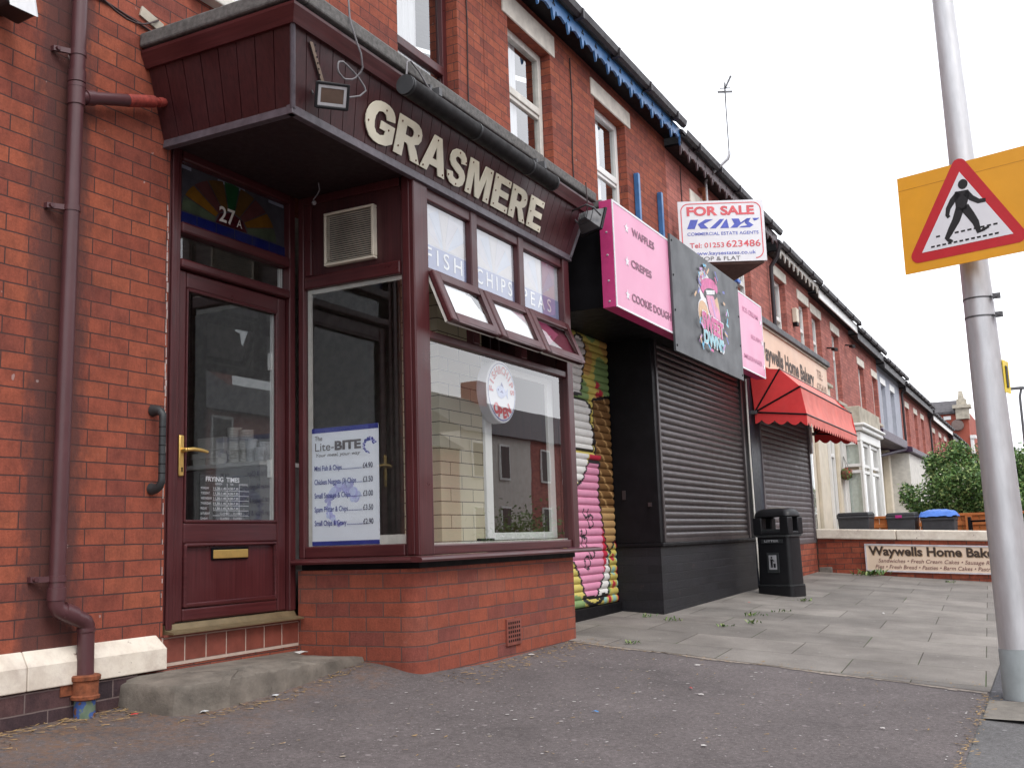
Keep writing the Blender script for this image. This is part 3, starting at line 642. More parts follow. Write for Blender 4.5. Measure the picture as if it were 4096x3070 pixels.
# three top hung sashes pushed open
ang = math.atan2(.125, .300)
for x0, x1, lb in ((4.958, 5.545, 'left open sash'), (5.562, 6.175, 'middle open sash'), (6.192, 6.835, 'right open sash, maroon cloth behind')):
    b = MB(); b.frame(x0, x1, -.335, 0, -.02, .02, .062)
    def swing(v, a=ang): return Vector((v.x, -.832+v.y*math.cos(a)+v.z*math.sin(a), 2.246+v.z*math.cos(a)-v.y*math.sin(a)))
    s_ = b.map(swing).build('sash', M['pvc_h'], HA, bevel=.009)
    b = MB(); b.box(x0+.005, x0+.02, .0205, .036, -.325, -.01); b.box(x1-.02, x1-.005, .0205, .036, -.325, -.01); b.box(x0+.0201, x1-.0201, .0205, .036, -.328, -.313); b.map(swing).build('sash_rebate', M['offwhite'], s_)
    b = MB(); b.poly([(x0+.062, -.004, -.273), (x1-.062, -.004, -.273), (x1-.062, -.004, -.062), (x0+.062, -.004, -.062)]); b.map(swing).build('pane', M['glass'], s_)
    b = MB(); xa, xb = x0+.062, x1-.062
    fl = {0: [(xa, -.273), (xb, -.273), (xb, -.19), (xb-.06, -.15), (xb-.10, -.085), (xb-.16, -.075), (xb-.15, -.062), (xa, -.062)], 1: [(xa, -.273), (xb, -.273), (xb, -.062), (xa, -.062)], 2: [(xa, -.273), (xb-.06, -.273), (xb-.20, -.250), (xb-.33, -.20), (xb-.38, -.14), (xa+.02, -.11), (xa, -.10)]}[0 if x0 < 5 else 1 if x0 < 6 else 2]
    b.prism([(u, .008, v) for u, v in fl], (0, .002, 0)); b.map(swing).build('peeling_film', plain('white_film', (.84, .84, .86), .5, bmp=0, var=.03), s_)
    if x0 > 6: b = MB(); b.box(xa-.02, xb+.02, .022, .026, -.29, -.05); b.map(swing).build('cloth', plain('maroon_cloth', (.16, .03, .05), .8), s_)
# ---- canopy fascia, leaning out towards the top
CA = MB()
zb, zt = 2.775, 3.135; bx0, bx1, tx0, tx1 = 3.735, 6.945, 3.62, 7.05; yb, yt = -.838, -.932
def front_pt(s, t, d=0): return Vector((bx0+(bx1-bx0)*s+((tx0-bx0)*(1-s)+(tx1-bx1)*s)*t, yb+(yt-yb)*t-d, zb+(zt-zb)*t))
def side_pt(s, t, d=0, left=True):
    x = (bx0+(tx0-bx0)*t-d) if left else (bx1+(tx1-bx1)*t+d)
    return Vector((x, (yb+(yt-yb)*t)*s-.001*(1-s), zb+(zt-zb)*t))
def boards(fn, n, inner):
    for i in range(n):
        a, c = (i+.025)/n, (i+.975)/n
        q = [fn(a, 0), fn(c, 0), fn(c, 1), fn(a, 1)]; CA.prism(q, inner)
boards(front_pt, 33, (0, .02, 0)); boards(lambda s, t: side_pt(s, t), 8, (.02, 0, 0)); boards(lambda s, t: side_pt(s, t, 0, False), 8, (-.02, 0, 0))
canopy = CA.build('canopy', M['pvc_dark'], HA)
b = MB(); b.cur = 0
b.hexa([(bx0+.022, yb+.03, zb+.005), (bx1-.022, yb+.03, zb+.005), (bx1-.022, -.003, zb+.005), (bx0+.022, -.003, zb+.005), (tx0+.025, yt+.03, zt), (tx1-.025, yt+.03, zt), (tx1-.025, -.003, zt), (tx0+.025, -.003, zt)])
b.build('soffit', M['soffit'], canopy)
b = MB()      # corner bead and bottom trim
b.tube([front_pt(0, 0), front_pt(0, 1)], .014, 8); b.tube([front_pt(1, 0), front_pt(1, 1)], .014, 8)
b.prism([(bx0-.012, -.002, zb-.028), (bx0-.004, -.002, zb+.018), (bx0+.03, -.002, zb+.018), (bx0+.03, -.002, zb-.028)], (0, yb+.002-.002, 0))
b.prism([(bx0-.012, yb-.008, zb-.028), (bx0-.012, yb-.006, zb+.018), (bx0-.012, yb+.03, zb+.018), (bx0-.012, yb+.03, zb-.028)], (bx1-bx0+.024, 0, 0))
b.build('trim', M['trim'], canopy, bevel=.003)
b = MB()      # ogee moulding under the coping
mo = [(.012, 3.130), (-.020, 3.126), (-.030, 3.150), (-.052, 3.196), (-.052, 3.212), (.012, 3.212)]
def mrun(p, q, nr, ep, eq):
    p, q, nr = Vector(p), Vector(q), Vector(nr); d = (q-p).normalized(); k = len(mo)
    A = [p-nr*a+d*(a*ep)+Vector((0, 0, z)) for a, z in mo]; B = [q-nr*a+d*(a*eq)+Vector((0, 0, z)) for a, z in mo]
    b.add(A+B, [tuple(range(k)), tuple(range(k, 2*k))[::-1]]+[(i, (i+1) % k, k+(i+1) % k, k+i) for i in range(k)])
mrun((tx0, yt, 0), (tx1, yt, 0), (0, -1, 0), 1, -1); mrun((tx0, -.002, 0), (tx0, yt, 0), (-1, 0, 0), 0, -1); mrun((tx1, yt, 0), (tx1, -.002, 0), (1, 0, 0), 1, 0)
b.build('moulding', M['pvc_h'], canopy)
b = MB(); b.box(tx0+.012, tx1-.012, yt+.013, -.003, 3.136, 3.224); b.build('coping_recess_shade', M['black'], canopy)  # black block stands in for the shade in the recess below the coping
b = MB(); b.box(3.555, 3.652, -1.005, -.003, 3.225, 3.298); b.box(3.656, 6.2, -1.005, -.003, 3.225, 3.303); b.box(6.204, 7.12, -1.005, -.003, 3.225, 3.298)
b.each('coping', M['coping'], canopy, bevel=.01)

# ---- generic upstairs window
def window(parent, x0, x1, z0, z1, tz, frame, pane, y=.10, blind=None, wd=.07, extra=None, name='window'):
    b = MB(); b.frame(x0, x1, z0, z1, y, y+.06, wd); b.box(x0+wd, x1-wd, y-.006, y+.055, tz-.035, tz+.035)
    b.box(x0+wd, x1-wd, y+.008, y+.05, tz-.075, tz-.036) if extra else None
    f = b.build(name, frame, parent, bevel=.006)
    b = MB(); b.poly([(x0+wd, y+.03, z0+wd), (x1-wd, y+.03, z0+wd), (x1-wd, y+.03, z1-wd), (x0+wd, y+.03, z1-wd)]); b.build('pane', pane, f)
    if blind:
        b = MB(); n = 16; fx = blind; xe = x0+wd+(x1-x0-2*wd)*fx
        vs = []; k = 0
        for i in range(n+1):
            xx = x0+wd+(xe-x0-wd)*i/n; yy = y+.065+.012*math.sin(i*2.1)
            vs += [(xx, yy, z0+.03), (xx, yy, z1-.03)]
        b.add(vs, [(2*i, 2*i+2, 2*i+3, 2*i+1) for i in range(n)]); b.build('curtain', M['curtain'], f, recalc=False)
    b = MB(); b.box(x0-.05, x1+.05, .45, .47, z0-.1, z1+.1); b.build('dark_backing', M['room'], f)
    return f
def lintel(parent, x0, x1, z0, z1, mat=None):
    b = MB(); b.box(x0, x1, -.014, .098, z0, z1); return b.build('lintel', mat or M['lintel'], parent, bevel=.008)
def sill(parent, x0, x1, z, mat=None):
    b = MB(); b.hexa([(x0, -.07, z-.10), (x1, -.07, z-.10), (x1, .10, z-.10), (x0, .10, z-.10), (x0, -.07, z-.03), (x1, -.07, z-.03), (x1, .10, z-.002), (x0, .10, z-.002)]); return b.build('sill', mat or M['stone'], parent, bevel=.008)
window(HA, 5.93, 6.80, 3.55, 5.27, 4.395, M['pvc'], M['glass_hi'], blind=.62)
window(HA, 3.98, 4.85, 3.78, 5.27, 4.55, M['pvc'], M['glass_hi'], blind=.8)
lintel(HA, 5.86, 6.87, 5.272, 5.47); lintel(HA, 3.91, 4.92, 5.272, 5.47); sill(HA, 3.88, 4.95, 3.779, M['offwhite']); sill(HA, 5.85, 6.88, 3.549)

# ---- eaves: soffit, scalloped bargeboard, gutter, roof
def eaves(parent, x0, x1, z, board, kind, gut=None, period=.34, yb=-.20):
    """z = top of the gutter"""
    b = MB(); b.box(x0, x1, yb+.012, -.002, z-.165, z-.14); b.build('eaves_soffit', M['black'], parent)
    b = MB(); zt, n = z-.07, max(1, round((x1-x0)/period)); pw = (x1-x0)/n; lo = .36 if kind == 'scallop' else .30
    if kind == 'plain':
        b.box(x0, x1, yb-.012, yb+.01, z-.26, zt)
    else:
        for i in range(n):
            a = x0+i*pw; P = []; hw = pw/2
            if kind == 'teeth': pts = [(0, .15), (.36, .15), (.5, .26), (.64, .15), (1, .15)]
            else:
                pts = [(0, .295), (.05, .255), (.10, .200), (.16, .190), (.24, .222), (.36, .203), (.5, .195), (.64, .203), (.76, .222), (.84, .190), (.90, .200), (.95, .255), (1, .295)]
                pts = sorted(set(pts))
            lower = [(a+p*pw, z-d) for p, d in pts]
            b.prism([(a, yb, zt), (a+pw, yb, zt)]+[], (0, 0, 0)) if False else None
            for k in range(len(lower)-1):
                (xa, za), (xb, zb2) = lower[k], lower[k+1]
                b.hexa([(xa, yb-.012, za), (xb, yb-.012, zb2), (xb, yb+.01, zb2), (xa, yb+.01, za), (xa, yb-.012, zt), (xb, yb-.012, zt), (xb, yb+.01, zt), (xa, yb+.01, zt)])
    b.build('eaves_board', board, parent)
    if kind == 'scallop':
        b = MB()
        for i in range(n+1):
            c = x0+i*pw
            for dx, dz in ((0, .02), (-.016, -.006), (.016, -.006)):
                b.lathe([(.014, 0), (.014, .002)], (min(max(c, x0+.02), x1-.02)+dx, yb-.0122, z-.135+dz), 10, (0, -1, 0))
        b.build('eaves_hole', M['black'], parent)
    b = MB(); pr_ = [(0, 0), (-.015, -.06), (-.05, -.085), (-.085, -.06), (-.10, 0), (-.09, 0), (-.08, -.052), (-.05, -.073), (-.025, -.054), (-.01, 0)]; k = len(pr_)
    b.add([(x, yb-.014+y, z+zz) for x in (x0, x1) for y, zz in pr_], [tuple(range(k)), tuple(range(k, 2*k))[::-1]]+[(i, (i+1) % k, k+(i+1) % k, k+i) for i in range(k)])
    q = x0+.5
    while q < x1: b.box(q, q+.04, yb-.118, yb-.012, z-.093, z+.004); q += .95
    b.build('gutter', gut or M['gutter'], parent)
    b = MB(); b.hexa([(x0, yb-.05, z-.02), (x1, yb-.05, z-.02), (x1, 4.2, z+2.3), (x0, 4.2, z+2.3), (x0, yb-.05, z+.02), (x1, yb-.05, z+.02), (x1, 4.2, z+2.36), (x0, 4.2, z+2.36)])
    b.hexa([(x0, 4.2, z+2.3), (x1, 4.2, z+2.3), (x1, 8.8, z-.02), (x0, 8.8, z-.02), (x0, 4.2, z+2.36), (x1, 4.2, z+2.36), (x1, 8.8, z+.04), (x0, 8.8, z+.04)])
    b.build('roof', M['slate'], parent)
eaves(HA, WX0, WX1, 5.74, M['blue'], 'scallop')
b = MB(); b.box(6.838, 6.849, -.733, -.02, .62, 2.70); b.build('bay_lining', M['pvc_dark'], HA)
# ---- inside of the shop
b = MB(); b.box(3.2, 7.2, .262, 4.2, .16, .20); b.box(4.85, 6.84, -.74, .2615, .57, .62); b.build('shop_floor', M['floor_in'], HA)
b = MB(); b.box(3.2, 7.2, 4.2, 4.3, .2, 2.9); b.box(3.1, 3.2, .262, 4.2, .2, 2.9); b.box(7.2, 7.24, .262, 4.2, .2, 2.9); b.build('inner_wall', M['roomlight'], HA)
b = MB(); b.box(3.1, 7.24, .262, 4.3, 2.9, 2.96); b.build('ceiling', M['roomlight'], HA)
b = MB(); b.box(5.885, 6.49, -.31, -.02, .62, 2.70); b.build('tiled_pier', M['tiles'], HA)
b = MB(); b.box(4.87, 6.83, -.75, -.015, 2.68, 2.76); b.build('bay_ceiling', M['room'], HA)
b = MB(); b.box(WX0, WX0+.25, .262, 8.8, -.1, 5.6); b.box(WX0, WX1, 8.6, 8.8, -.1, 5.6); b.build('rear_wall', M['brick'], HA)

# ================================================================== things on and around the chip shop
# ---- brown drainpipe
DP = thing('drainpipe', 'brown plastic drainpipe beside the shop door, side branch above and rusty iron foot', 'drainpipe', (3.14, -.06, 0))
yp = -.062
def px(z): return 3.116+(z-.5)*.0098
b = MB(); b.tube([(px(3.9), yp, 3.9), (px(2.9), yp, 2.9), (px(.52), yp, .52)], .034, 20); b.build('pipe', M['pipe'], DP, smooth=40)
b = MB()
for z, h in ((2.885, .030), (2.79, .045), (.535, .028)):
    b.lathe([(.0345, -h), (.0395, -h+.002), (.0395, h-.002), (.0345, h)], (px(z), yp, z), 20)
b.lathe([(.0345, -.012), (.041, -.010), (.041, .010), (.0345, .012)], (px(2.84), yp, 2.84), 20)
b.each('collar', M['pipe'], DP, smooth=40)
for z in (3.0, 2.25, .6):
    b = MB(); b.lathe([(.0342, -.014), (.038, -.013), (.038, .013), (.0342, .014)], (px(z), yp, z), 20)
    b.hexa([(px(z)-.10, -.022, z-.012), (px(z)-.03, yp-.0, z-.012), (px(z)-.03, yp+.012, z-.012), (px(z)-.10, -.001, z-.012), (px(z)-.10, -.022, z+.012), (px(z)-.03, yp, z+.012), (px(z)-.03, yp+.012, z+.012), (px(z)-.10, -.001, z+.012)])
    b.lathe([(.010, 0), (.010, .022)], (px(z)-.085, -.018, z), 10, (0, -1, 0))
    b.build('bracket', M['pipe'], DP, smooth=40)
b = MB(); b.tube([(px(.5), yp, .535), (px(.5), yp, .49), (px(.5)+.012, yp, .468), (px(.5)+.03, yp-.004, .458), (3.245, yp-.006, .418), (3.262, yp-.006, .408), (3.272, yp-.004, .39), (3.275, yp, .36)], .036, 18)
b.build('swan_neck', M['pipe'], DP, smooth=50)
b = MB()
b.tube([(3.145, yp-.003, .462), (3.205, yp-.005, .437)], .041, 18); b.build('coupling', M['pipe'], DP, smooth=40)
b = MB(); b.tube([(3.275, yp, .40), (3.278, yp, .17)], .036, 20); b.lathe([(.0365, -.01), (.040, -.008), (.040, .008), (.0365, .01)], (3.275, yp, .372), 20); b.build('shoe_pipe', M['pipe'], DP, smooth=40)
b = MB(); b.lathe([(.040, .07), (.047, .075), (.062, .08), (.063, .092), (.056, .098), (.056, .155), (.064, .160), (.065, .176), (.058, .182), (.037, .182)], (3.279, yp, 0), 22)
b.box(3.17, 3.24, -.04, -.02, .10, .155); b.build('iron_socket', M['rust'], DP, smooth=40)
b = MB(); b.lathe([(.045, -.12), (.045, .075)], (3.279, yp, 0), 22); b.build('iron_foot', M['gully'], DP, smooth=40)
b = MB(); b.tube([(3.16, yp, 2.795), (3.44, yp+.002, 2.884)], .030, 18); b.lathe([(.031, 0), (.036, .002), (.036, .05), (.031, .052)], (3.185, yp, 2.802), 18, (.955, .004, .297)); b.build('branch', M['pipe'], DP, smooth=40)
b = MB(); b.tube([(3.435, yp+.002, 2.882), (3.60, yp, 2.938)], .0315, 16); b.tube([(3.592, yp, 2.936), (3.66, yp, 2.958), (3.72, yp-.0, 2.972)], .020, 12); b.tube([(3.63, yp, 2.945), (3.66, yp, 2.957)], .025, 12); b.build('red_branch_end', M['pipe_red'], DP, smooth=40)
# ---- grab rail
GR = thing('grab_rail', 'black ribbed grab rail bolted to the brick beside the shop door', 'rail', (3.69, 0, 1.0))
b = MB(); yr = -.07
b.tube([(3.690, -.004, 1.385), (3.690, -.03, 1.385), (3.690, -.055, 1.378), (3.690, yr, 1.358), (3.690, yr, 1.335), (3.690, yr, 1.05), (3.690, yr, 1.035), (3.690, -.055, 1.012), (3.690, -.03, 1.003), (3.690, -.004, 1.003)], [.030, .025, .020, .018, .0165, .0165, .018, .020, .025, .030], 16)
b.build('bar', M['greyplastic'], GR, smooth=50)
b = MB()
for z in (1.30, 1.255, 1.21, 1.165, 1.12, 1.075): b.lathe([(.0166, -.002), (.0178, -.0012), (.0178, .0012), (.0166, .002)], (3.690, yr, z), 16)
b.build('grip_ring', M['black'], GR, smooth=40)
# ---- concrete doorstep
ST = MB(); rg = random.Random(12)
P0 = [(3.50, .0), (3.495, -.30), (3.51, -.36), (3.56, -.40), (3.75, -.42), (4.1, -.405), (4.5, -.43), (4.70, -.455), (4.795, -.455), (4.800, -.44), (4.800, .0)]
P = []
for i in range(len(P0)-1):
    (xa, ya), (xb, yb_) = P0[i], P0[i+1]; k = max(1, int(math.hypot(xb-xa, yb_-ya)/.035))
    P += [(xa+(xb-xa)*f/k, ya+(yb_-ya)*f/k) for f in range(k)]
P.append(P0[-1]); n = len(P); c = (4.15, -.2); jt = [rg.uniform(-.010, .010) for _ in P]
def ring(k, z, j=1.0): return [(c[0]+(x-c[0])*k if y < -.01 else x, c[1]+(y-c[1])*k+(jt[i]*j if y < -.05 and x < 4.78 else 0) if y < -.01 else y, z-(0 if z < 0 else .012)*(x-4.1)+(rg.uniform(-.006, .005) if z > .07 else 0)) for i, (x, y) in enumerate(P)]
rows = [ring(1.03, -.15), ring(1.018, .01), ring(1.012, .04, .4), ring(1.006, .072, .7), ring(1.0, .094, .6), ring(.988, .104), ring(.93, .109), ring(.6, .128)]
ST.add([v for r in rows for v in r], [(j*n+i, j*n+(i+1) % n, (j+1)*n+(i+1) % n, (j+1)*n+i) for j in range(7) for i in range(n)]+[tuple(range(7*n, 8*n))])
tag(ST.build('doorstep', M['stepmat'], smooth=33), 'worn rounded concrete step in front of the shop door', 'step')
# ---- air vent grille beside the canopy
VG = thing('vent_grille', 'square cream louvred fan grille on the dark red panel above the side window', 'vent', (4.80, -.38, 2.48))
b = MB(); ya, yb_ = -.565, -.210; za, zb_ = 2.325, 2.646
for q in ((ya, yb_, za, za+.016), (ya, yb_, zb_-.016, zb_), (ya, ya+.018, za+.0165, zb_-.0165), (yb_-.018, yb_, za+.0165, zb_-.0165)): b.box(4.782, 4.8215, q[0], q[1], q[2], q[3])
b.build('surround', M['cream'], VG, bevel=.004)
b = MB(); k = 22
for i in range(k):
    z = za+.02+(zb_-za-.04)*(i+.5)/k
    b.hexa([(4.784, ya+.0185, z-.005), (4.788, ya+.0185, z-.0065), (4.788, yb_-.0185, z-.0065), (4.784, yb_-.0185, z-.005), (4.784, ya+.0185, z-.0015), (4.792, ya+.0185, z-.002), (4.792, yb_-.0185, z-.002), (4.784, yb_-.0185, z-.0015)])
b.build('louvre', M['stone'], VG)  # darker than the surround: shade in the gaps is put into their colour
b = MB(); b.lathe([(.11, 0), (.11, .004)], (4.815, (ya+yb_)/2, (za+zb_)/2), 28, (-1, 0, 0)); b.cur = 1; b.box(4.817, 4.8215, ya+.0185, yb_-.0185, za+.017, zb_-.017); b.build('fan', [M['blackplastic'], M['greyplastic']], VG)
# ---- GRASMERE lettering
up = (front_pt(.5, 1)-front_pt(.5, 0)).normalized()
GL = thing('sign_lettering', 'large cream capital letters spelling GRASMERE screwed to the canopy', 'lettering', (4.27, -.86, 2.83))
for ch, x0, x1 in (('G', 4.268, 4.533), ('R', 4.556, 4.815), ('A', 4.824, 5.090), ('S', 5.104, 5.312), ('M', 5.336, 5.628), ('E', 5.664, 5.880), ('R', 5.904, 6.142), ('E', 6.170, 6.380)):
    t = (2.826-zb)/(zt-zb); p = front_pt(0, t, .002); o = Vector((x0, p.y, p.z))
    b = MB(); glyph(b, ch, o, (1, 0, 0), up, .213, x1-x0, .006)
    L_ = b.build('letter', M['letter'], GL)
    b = MB(); nn = Vector((1, 0, 0)).cross(up)
    spots = {'G': ((.1, .4), (.62, .86), (.8, .42)), 'R': ((.12, .2), (.12, .85), (.85, .08), (.78, .72)), 'A': ((.5, .9), (.1, .08), (.9, .08)), 'S': ((.5, .93), (.9, .75), (.1, .2), (.55, .05)), 'M': ((.1, .1), (.12, .9), (.9, .1), (.9, .9)), 'E': ((.12, .1), (.12, .9), (.85, .07), (.85, .93), (.12, .5))}[ch]
    for u, v in spots:
        b.lathe([(.0065, 0), (.0045, .003)], o+Vector((1, 0, 0))*((x1-x0)*u)+up*(.213*v)+nn*.0103, 8, nn)
    b.each('screw', M['screw'], L_)
# ---- floodlights
def floodlight(loc, yaw, tilt, label, group, k=1):
    t = thing('floodlight', label, 'floodlight', loc, group)
    rot = Matrix.Translation(Vector(loc)) @ Matrix.Rotation(yaw, 4, 'Z') @ Matrix.Rotation(tilt, 4, 'X') @ Matrix.Scale(k, 4)
    fn = lambda v: rot @ v
    b = MB(); b.hexa([(-.075, .075, -.05), (.075, .075, -.05), (.055, .105, -.035), (-.055, .105, -.035), (-.075, .075, .05), (.075, .075, .05), (.055, .105, .035), (-.055, .105, .035)])
    b.hexa([(-.12, .0, -.09), (.12, .0, -.09), (.08, .0745, -.055), (-.08, .0745, -.055), (-.12, .0, .09), (.12, .0, .09), (.08, .0745, .055), (-.08, .0745, .055)])
    for i in range(5): b.box(-.05+i*.022, -.044+i*.022, .1055, .118, -.03, .03)
    b.map(fn).build('housing', M['steel_dark'], t, bevel=.004)
    b = MB(); b.frame(-.135, .135, -.10, .10, -.022, -.0005, .02); b.map(fn).build('bezel', M['blackplastic'], t, bevel=.004)
    b = MB(); b.frame(-.112, .112, -.078, .078, -.012, -.006, .022); b.map(fn).build('reflector', M['steel'], t)
    b = MB(); b.box(-.088, .088, -.008, -.004, -.055, .055); b.map(fn).build('lamp_glass', M['lampglass'], t)
    b = MB(); b.tube([(-.142, .03, 0), (-.142, .12, .03), (-.09, .16, .05), (.09, .16, .05), (.142, .12, .03), (.142, .03, 0)], .008, 8); b.map(fn).build('yoke', M['steel_dark'], t, smooth=40)
    return t
M['lampglass'] = plain('dusty_lamp_glass', (.12, .08, .06), .12, bmp=.05)
floodlight((3.875, -.965, 2.86), R(-42), R(24), 'grey floodlight at the door end of the GRASMERE canopy, glass facing the door', 'floodlights on the canopy', .62)
floodlight((6.91, -1.05, 3.01), R(62), R(18), 'grey floodlight at the pink sign end of the GRASMERE canopy, turned sideways', 'floodlights on the canopy', .9)
b = MB()
pt, pb_ = front_pt(.0, .93, .006), front_pt(.0, .45, .006); b.obox(((3.772+3.885)/2, (pt.y+pb_.y)/2-.004, (pt.z+pb_.z)/2), (pt-pb_)+Vector((-.11, 0, 0)), (1, 0, .3), (0, 1, .28), .105, .012, .002)
b.cur = 1
for i in range(7):
    q = pb_.lerp(pt, .1+.8*i/6); b.lathe([(.005, 0), (.005, .001)], (3.885-.11*(.1+.8*i/6), q.y-.0065, q.z), 8, (0, -1, -.25))
tag(b.build('metal_strap', [plain('grubby_strip', (.22, .16, .12), .7), M['black']]), 'pale perforated metal strip on the fascia above the left floodlight', 'strap')
b = MB(); P = [(3.955, -1.012, 3.60), (3.945, -1.012, 3.33), (3.97, -1.03, 3.20), (4.045, -1.04, 3.08), (4.05, -1.0, 3.02), (4.0, -.97, 2.985), (3.94, -.965, 2.99), (3.915, -.965, 3.03), (3.94, -.968, 3.075), (4.0, -.975, 3.06), (4.10, -.99, 3.01), (4.12, -1.0, 2.95), (4.0, -.95, 2.90)]
b.tube(P[:1]+[Vector(P[i]).lerp(Vector(P[i+1]), f) for i in range(len(P)-1) for f in (.33, .66)]+P[-1:], .005, 8); tag(b.build('power_cable', M['cable'], smooth=60), 'looped grey cable dropping over the coping to the left floodlight', 'cable')
b = MB(); b.tube([(6.88, -1.02, 3.31), (6.885, -1.022, 3.22), (6.87, -1.03, 3.12), (6.90, -1.0, 3.06)], .005, 8); tag(b.build('power_cable', M['darkcable'], smooth=60), 'short dark cable from the coping down to the right floodlight', 'cable')
# ---- tubular strip light
TL = thing('strip_light', 'long dark tubular strip light hung under the coping above GRASMERE', 'light', (5.4, -1.04, 3.14))
b = MB(); b.tube([(4.375, -1.068, 3.088), (6.185, -1.068, 3.088)], .052, 20); b.build('tube', plain('matt_black_tube', (.009, .0075, .008), .65, spec=.2), TL, smooth=40)
b = MB()
for x in (4.375, 5.1, 5.8, 6.165): b.lathe([(.0525, 0), (.056, .002), (.056, .018), (.0525, .02)], (x, -1.068, 3.088), 20, (1, 0, 0))
b.each('end_cap', M['blackplastic'], TL, smooth=40); b = MB(); b.lathe([(.0535, 0), (.0535, .006)], (4.364, -1.068, 3.088), 24, (1, 0, 0)); b.build('end_plate', plain('tube_end_grey', (.045, .047, .05), .5), TL)
b = MB(); b.tube([(4.40, -1.068, 3.148), (6.12, -1.068, 3.148)], .006, 8)
for x in (4.68, 6.02): b.box(x, x+.03, -1.09, -1.004, 3.143, 3.190); b.box(x+.005, x+.025, -1.03, -1.006, 3.191, 3.223)
b.build('hanger', M['steel_dark'], TL)
b = MB(); P = [(4.38, -1.07, 3.146), (4.42, -1.05, 3.24), (4.50, -1.02, 3.285), (4.58, -1.02, 3.26), (4.62, -1.05, 3.18), (4.68, -1.06, 3.15)]; b.tube(P, .005, 8); b.build('flex', M['cable'], TL, smooth=60)
# ---- cables and odd fixings on the brick
def cable(P, r, mat, label):
    b = MB(); b.tube(P, r, 6); tag(b.build('wall_cable', mat, smooth=60), label, 'cable')
cable([(6.93, -.008, 5.40), (6.955, -.008, 4.9), (6.94, -.008, 4.4), (6.945, -.008, 3.2)], .006, M['darkcable'], 'thin dark cable running down brick between the maroon and first white window')
cable([(9.03, -.008, 5.44), (9.05, -.008, 5.0), (9.0, -.008, 4.4), (9.02, -.008, 3.4)], .007, M['darkcable'], 'thin dark cable running down brick between the two upstairs white windows')
cable([(12.47, -.008, 5.40), (12.46, -.008, 3.6)], .006, M['darkcable'], 'thin dark cable running down brick left of the aerial bracket')
cable([(3.17, -.006, 3.44)]+[(3.17+.5*i/8, -.012-.05*math.sin(math.pi*i/8), 3.44-.13*math.sin(math.pi*i/8)-.02*i/8) for i in range(1, 9)], .005, M['darkcable'], 'sagging dark cable from the drainpipe top to the canopy coping')
cable([(3.17, -.008, 3.36), (3.35, -.008, 3.365), (3.62, -.008, 3.34)], .006, M['darkcable'], 'straight dark cable clipped to the brick above the canopy end')
b = MB(); b.obox((3.63, -.006, 3.405), (1, 0, -.25), (0, 1, 0), (.25, 0, 1), .075, .005, .028); tag(b.build('wall_plate', M['stone']), 'chipped white plate on the brick above the canopy end', 'plate')
SL = thing('security_light', 'black security lamp on the brick at the top left corner', 'lamp', (2.76, -.1, 3.05))
b = MB(); b.hexa([(2.70, -.16, 3.02), (2.82, -.19, 3.005), (2.84, -.04, 3.01), (2.72, -.02, 3.03), (2.69, -.15, 3.10), (2.80, -.17, 3.09), (2.82, -.03, 3.09), (2.70, -.01, 3.11)]); b.build('housing', M['blackplastic'], SL, bevel=.012)
b = MB(); b.hexa([(2.705, -.165, 3.014), (2.815, -.193, 3.000), (2.825, -.19, 3.004), (2.715, -.16, 3.018), (2.70, -.155, 3.10), (2.81, -.178, 3.088), (2.82, -.175, 3.092), (2.71, -.15, 3.104)]); b.build('rim', M['steel'], SL)
b = MB(); b.box(2.74, 2.79, -.015, -.001, 3.04, 3.10); b.build('bracket', M['black'], SL)
b = MB(); b.box(2.79, 2.90, -.05, -.001, 3.115, 3.22); b.cur = 1; b.box(2.82, 2.87, -.054, -.0501, 3.14, 3.19); tag(b.build('junction_box', [M['white'], M['cream']], bevel=.006), 'small white box on the brick above the security lamp', 'box')
b = MB(); b.tube([(4.62, -.30, 2.772), (4.63, -.30, 2.73), (4.62, -.29, 2.70), (4.60, -.28, 2.67), (4.595, -.285, 2.655)], .004, 8); b.ball((4.60, -.285, 2.648), .014, 6); tag(b.build('hanging_wire', M['cable'], smooth=60), 'short loose wire hanging from the dark soffit over the door', 'cable')
# ---- poster in the side window
MP = thing('menu_poster', 'white and blue price poster standing inside the side window', 'poster', (4.84, -.3, .71))
X, Y = (0, -1, 0), (0, 0, 1); xp = 4.8335
b = MB(); b.box(xp, xp+.004, -.545, -.078, .7045, 1.378); b.build('sheet', M['posterwhite'], MP)
b = MB()
for z0, z1 in ((.704, .728), (1.350, 1.3785)): b.box(xp-.001, xp+.001, -.545, -.078, z0, z1)
b.build('border', M['lblue'], MP)
b = MB(); text(b, 'The', (xp, -.10, 1.306), X, Y, .028, .055); text(b, 'Lite-', (xp, -.102, 1.246), X, Y, .048, .135); b.cur = 0
text(b, 'BITE', (xp, -.243, 1.247), X, Y, .049, .185, bold=.045); text(b, 'Your meal, your way', (xp, -.108, 1.212), X, Y, .019, .315, bold=.008, shear=.25); b.build('heading', M['lgrey'], MP)
b = MB()
for i, (a, pz) in enumerate((('Mini Fish & Chips', '£4.90'), ('Chicken Nuggets (3) Chips', '£3.50'), ('Small Sausage & Chips', '£3.00'), ('Spam Fritter & Chips', '£3.50'), ('Small Chips & Gravy', '£2.90'))):
    z = 1.131-i*.0785; wd = (.195, .295, .255, .235, .225)[i]
    b.cur = 0; text(b, a, (xp, -.097, z), X, Y, .030, wd, bold=.012)
    u = -.097-wd-.004
    while u > -.432: b.box(xp-.0035, xp-.0025, u-.0035, u, z, z+.004); u -= .0065
    b.cur = 1; text(b, pz, (xp, -.438, z), X, Y, .031, .068, bold=.012)
b.build('price_line', [M['lblue'], plain('navy_ink', (.03, .03, .09), .5, bmp=0)], MP)
b = MB(); rnd = random.Random(3)
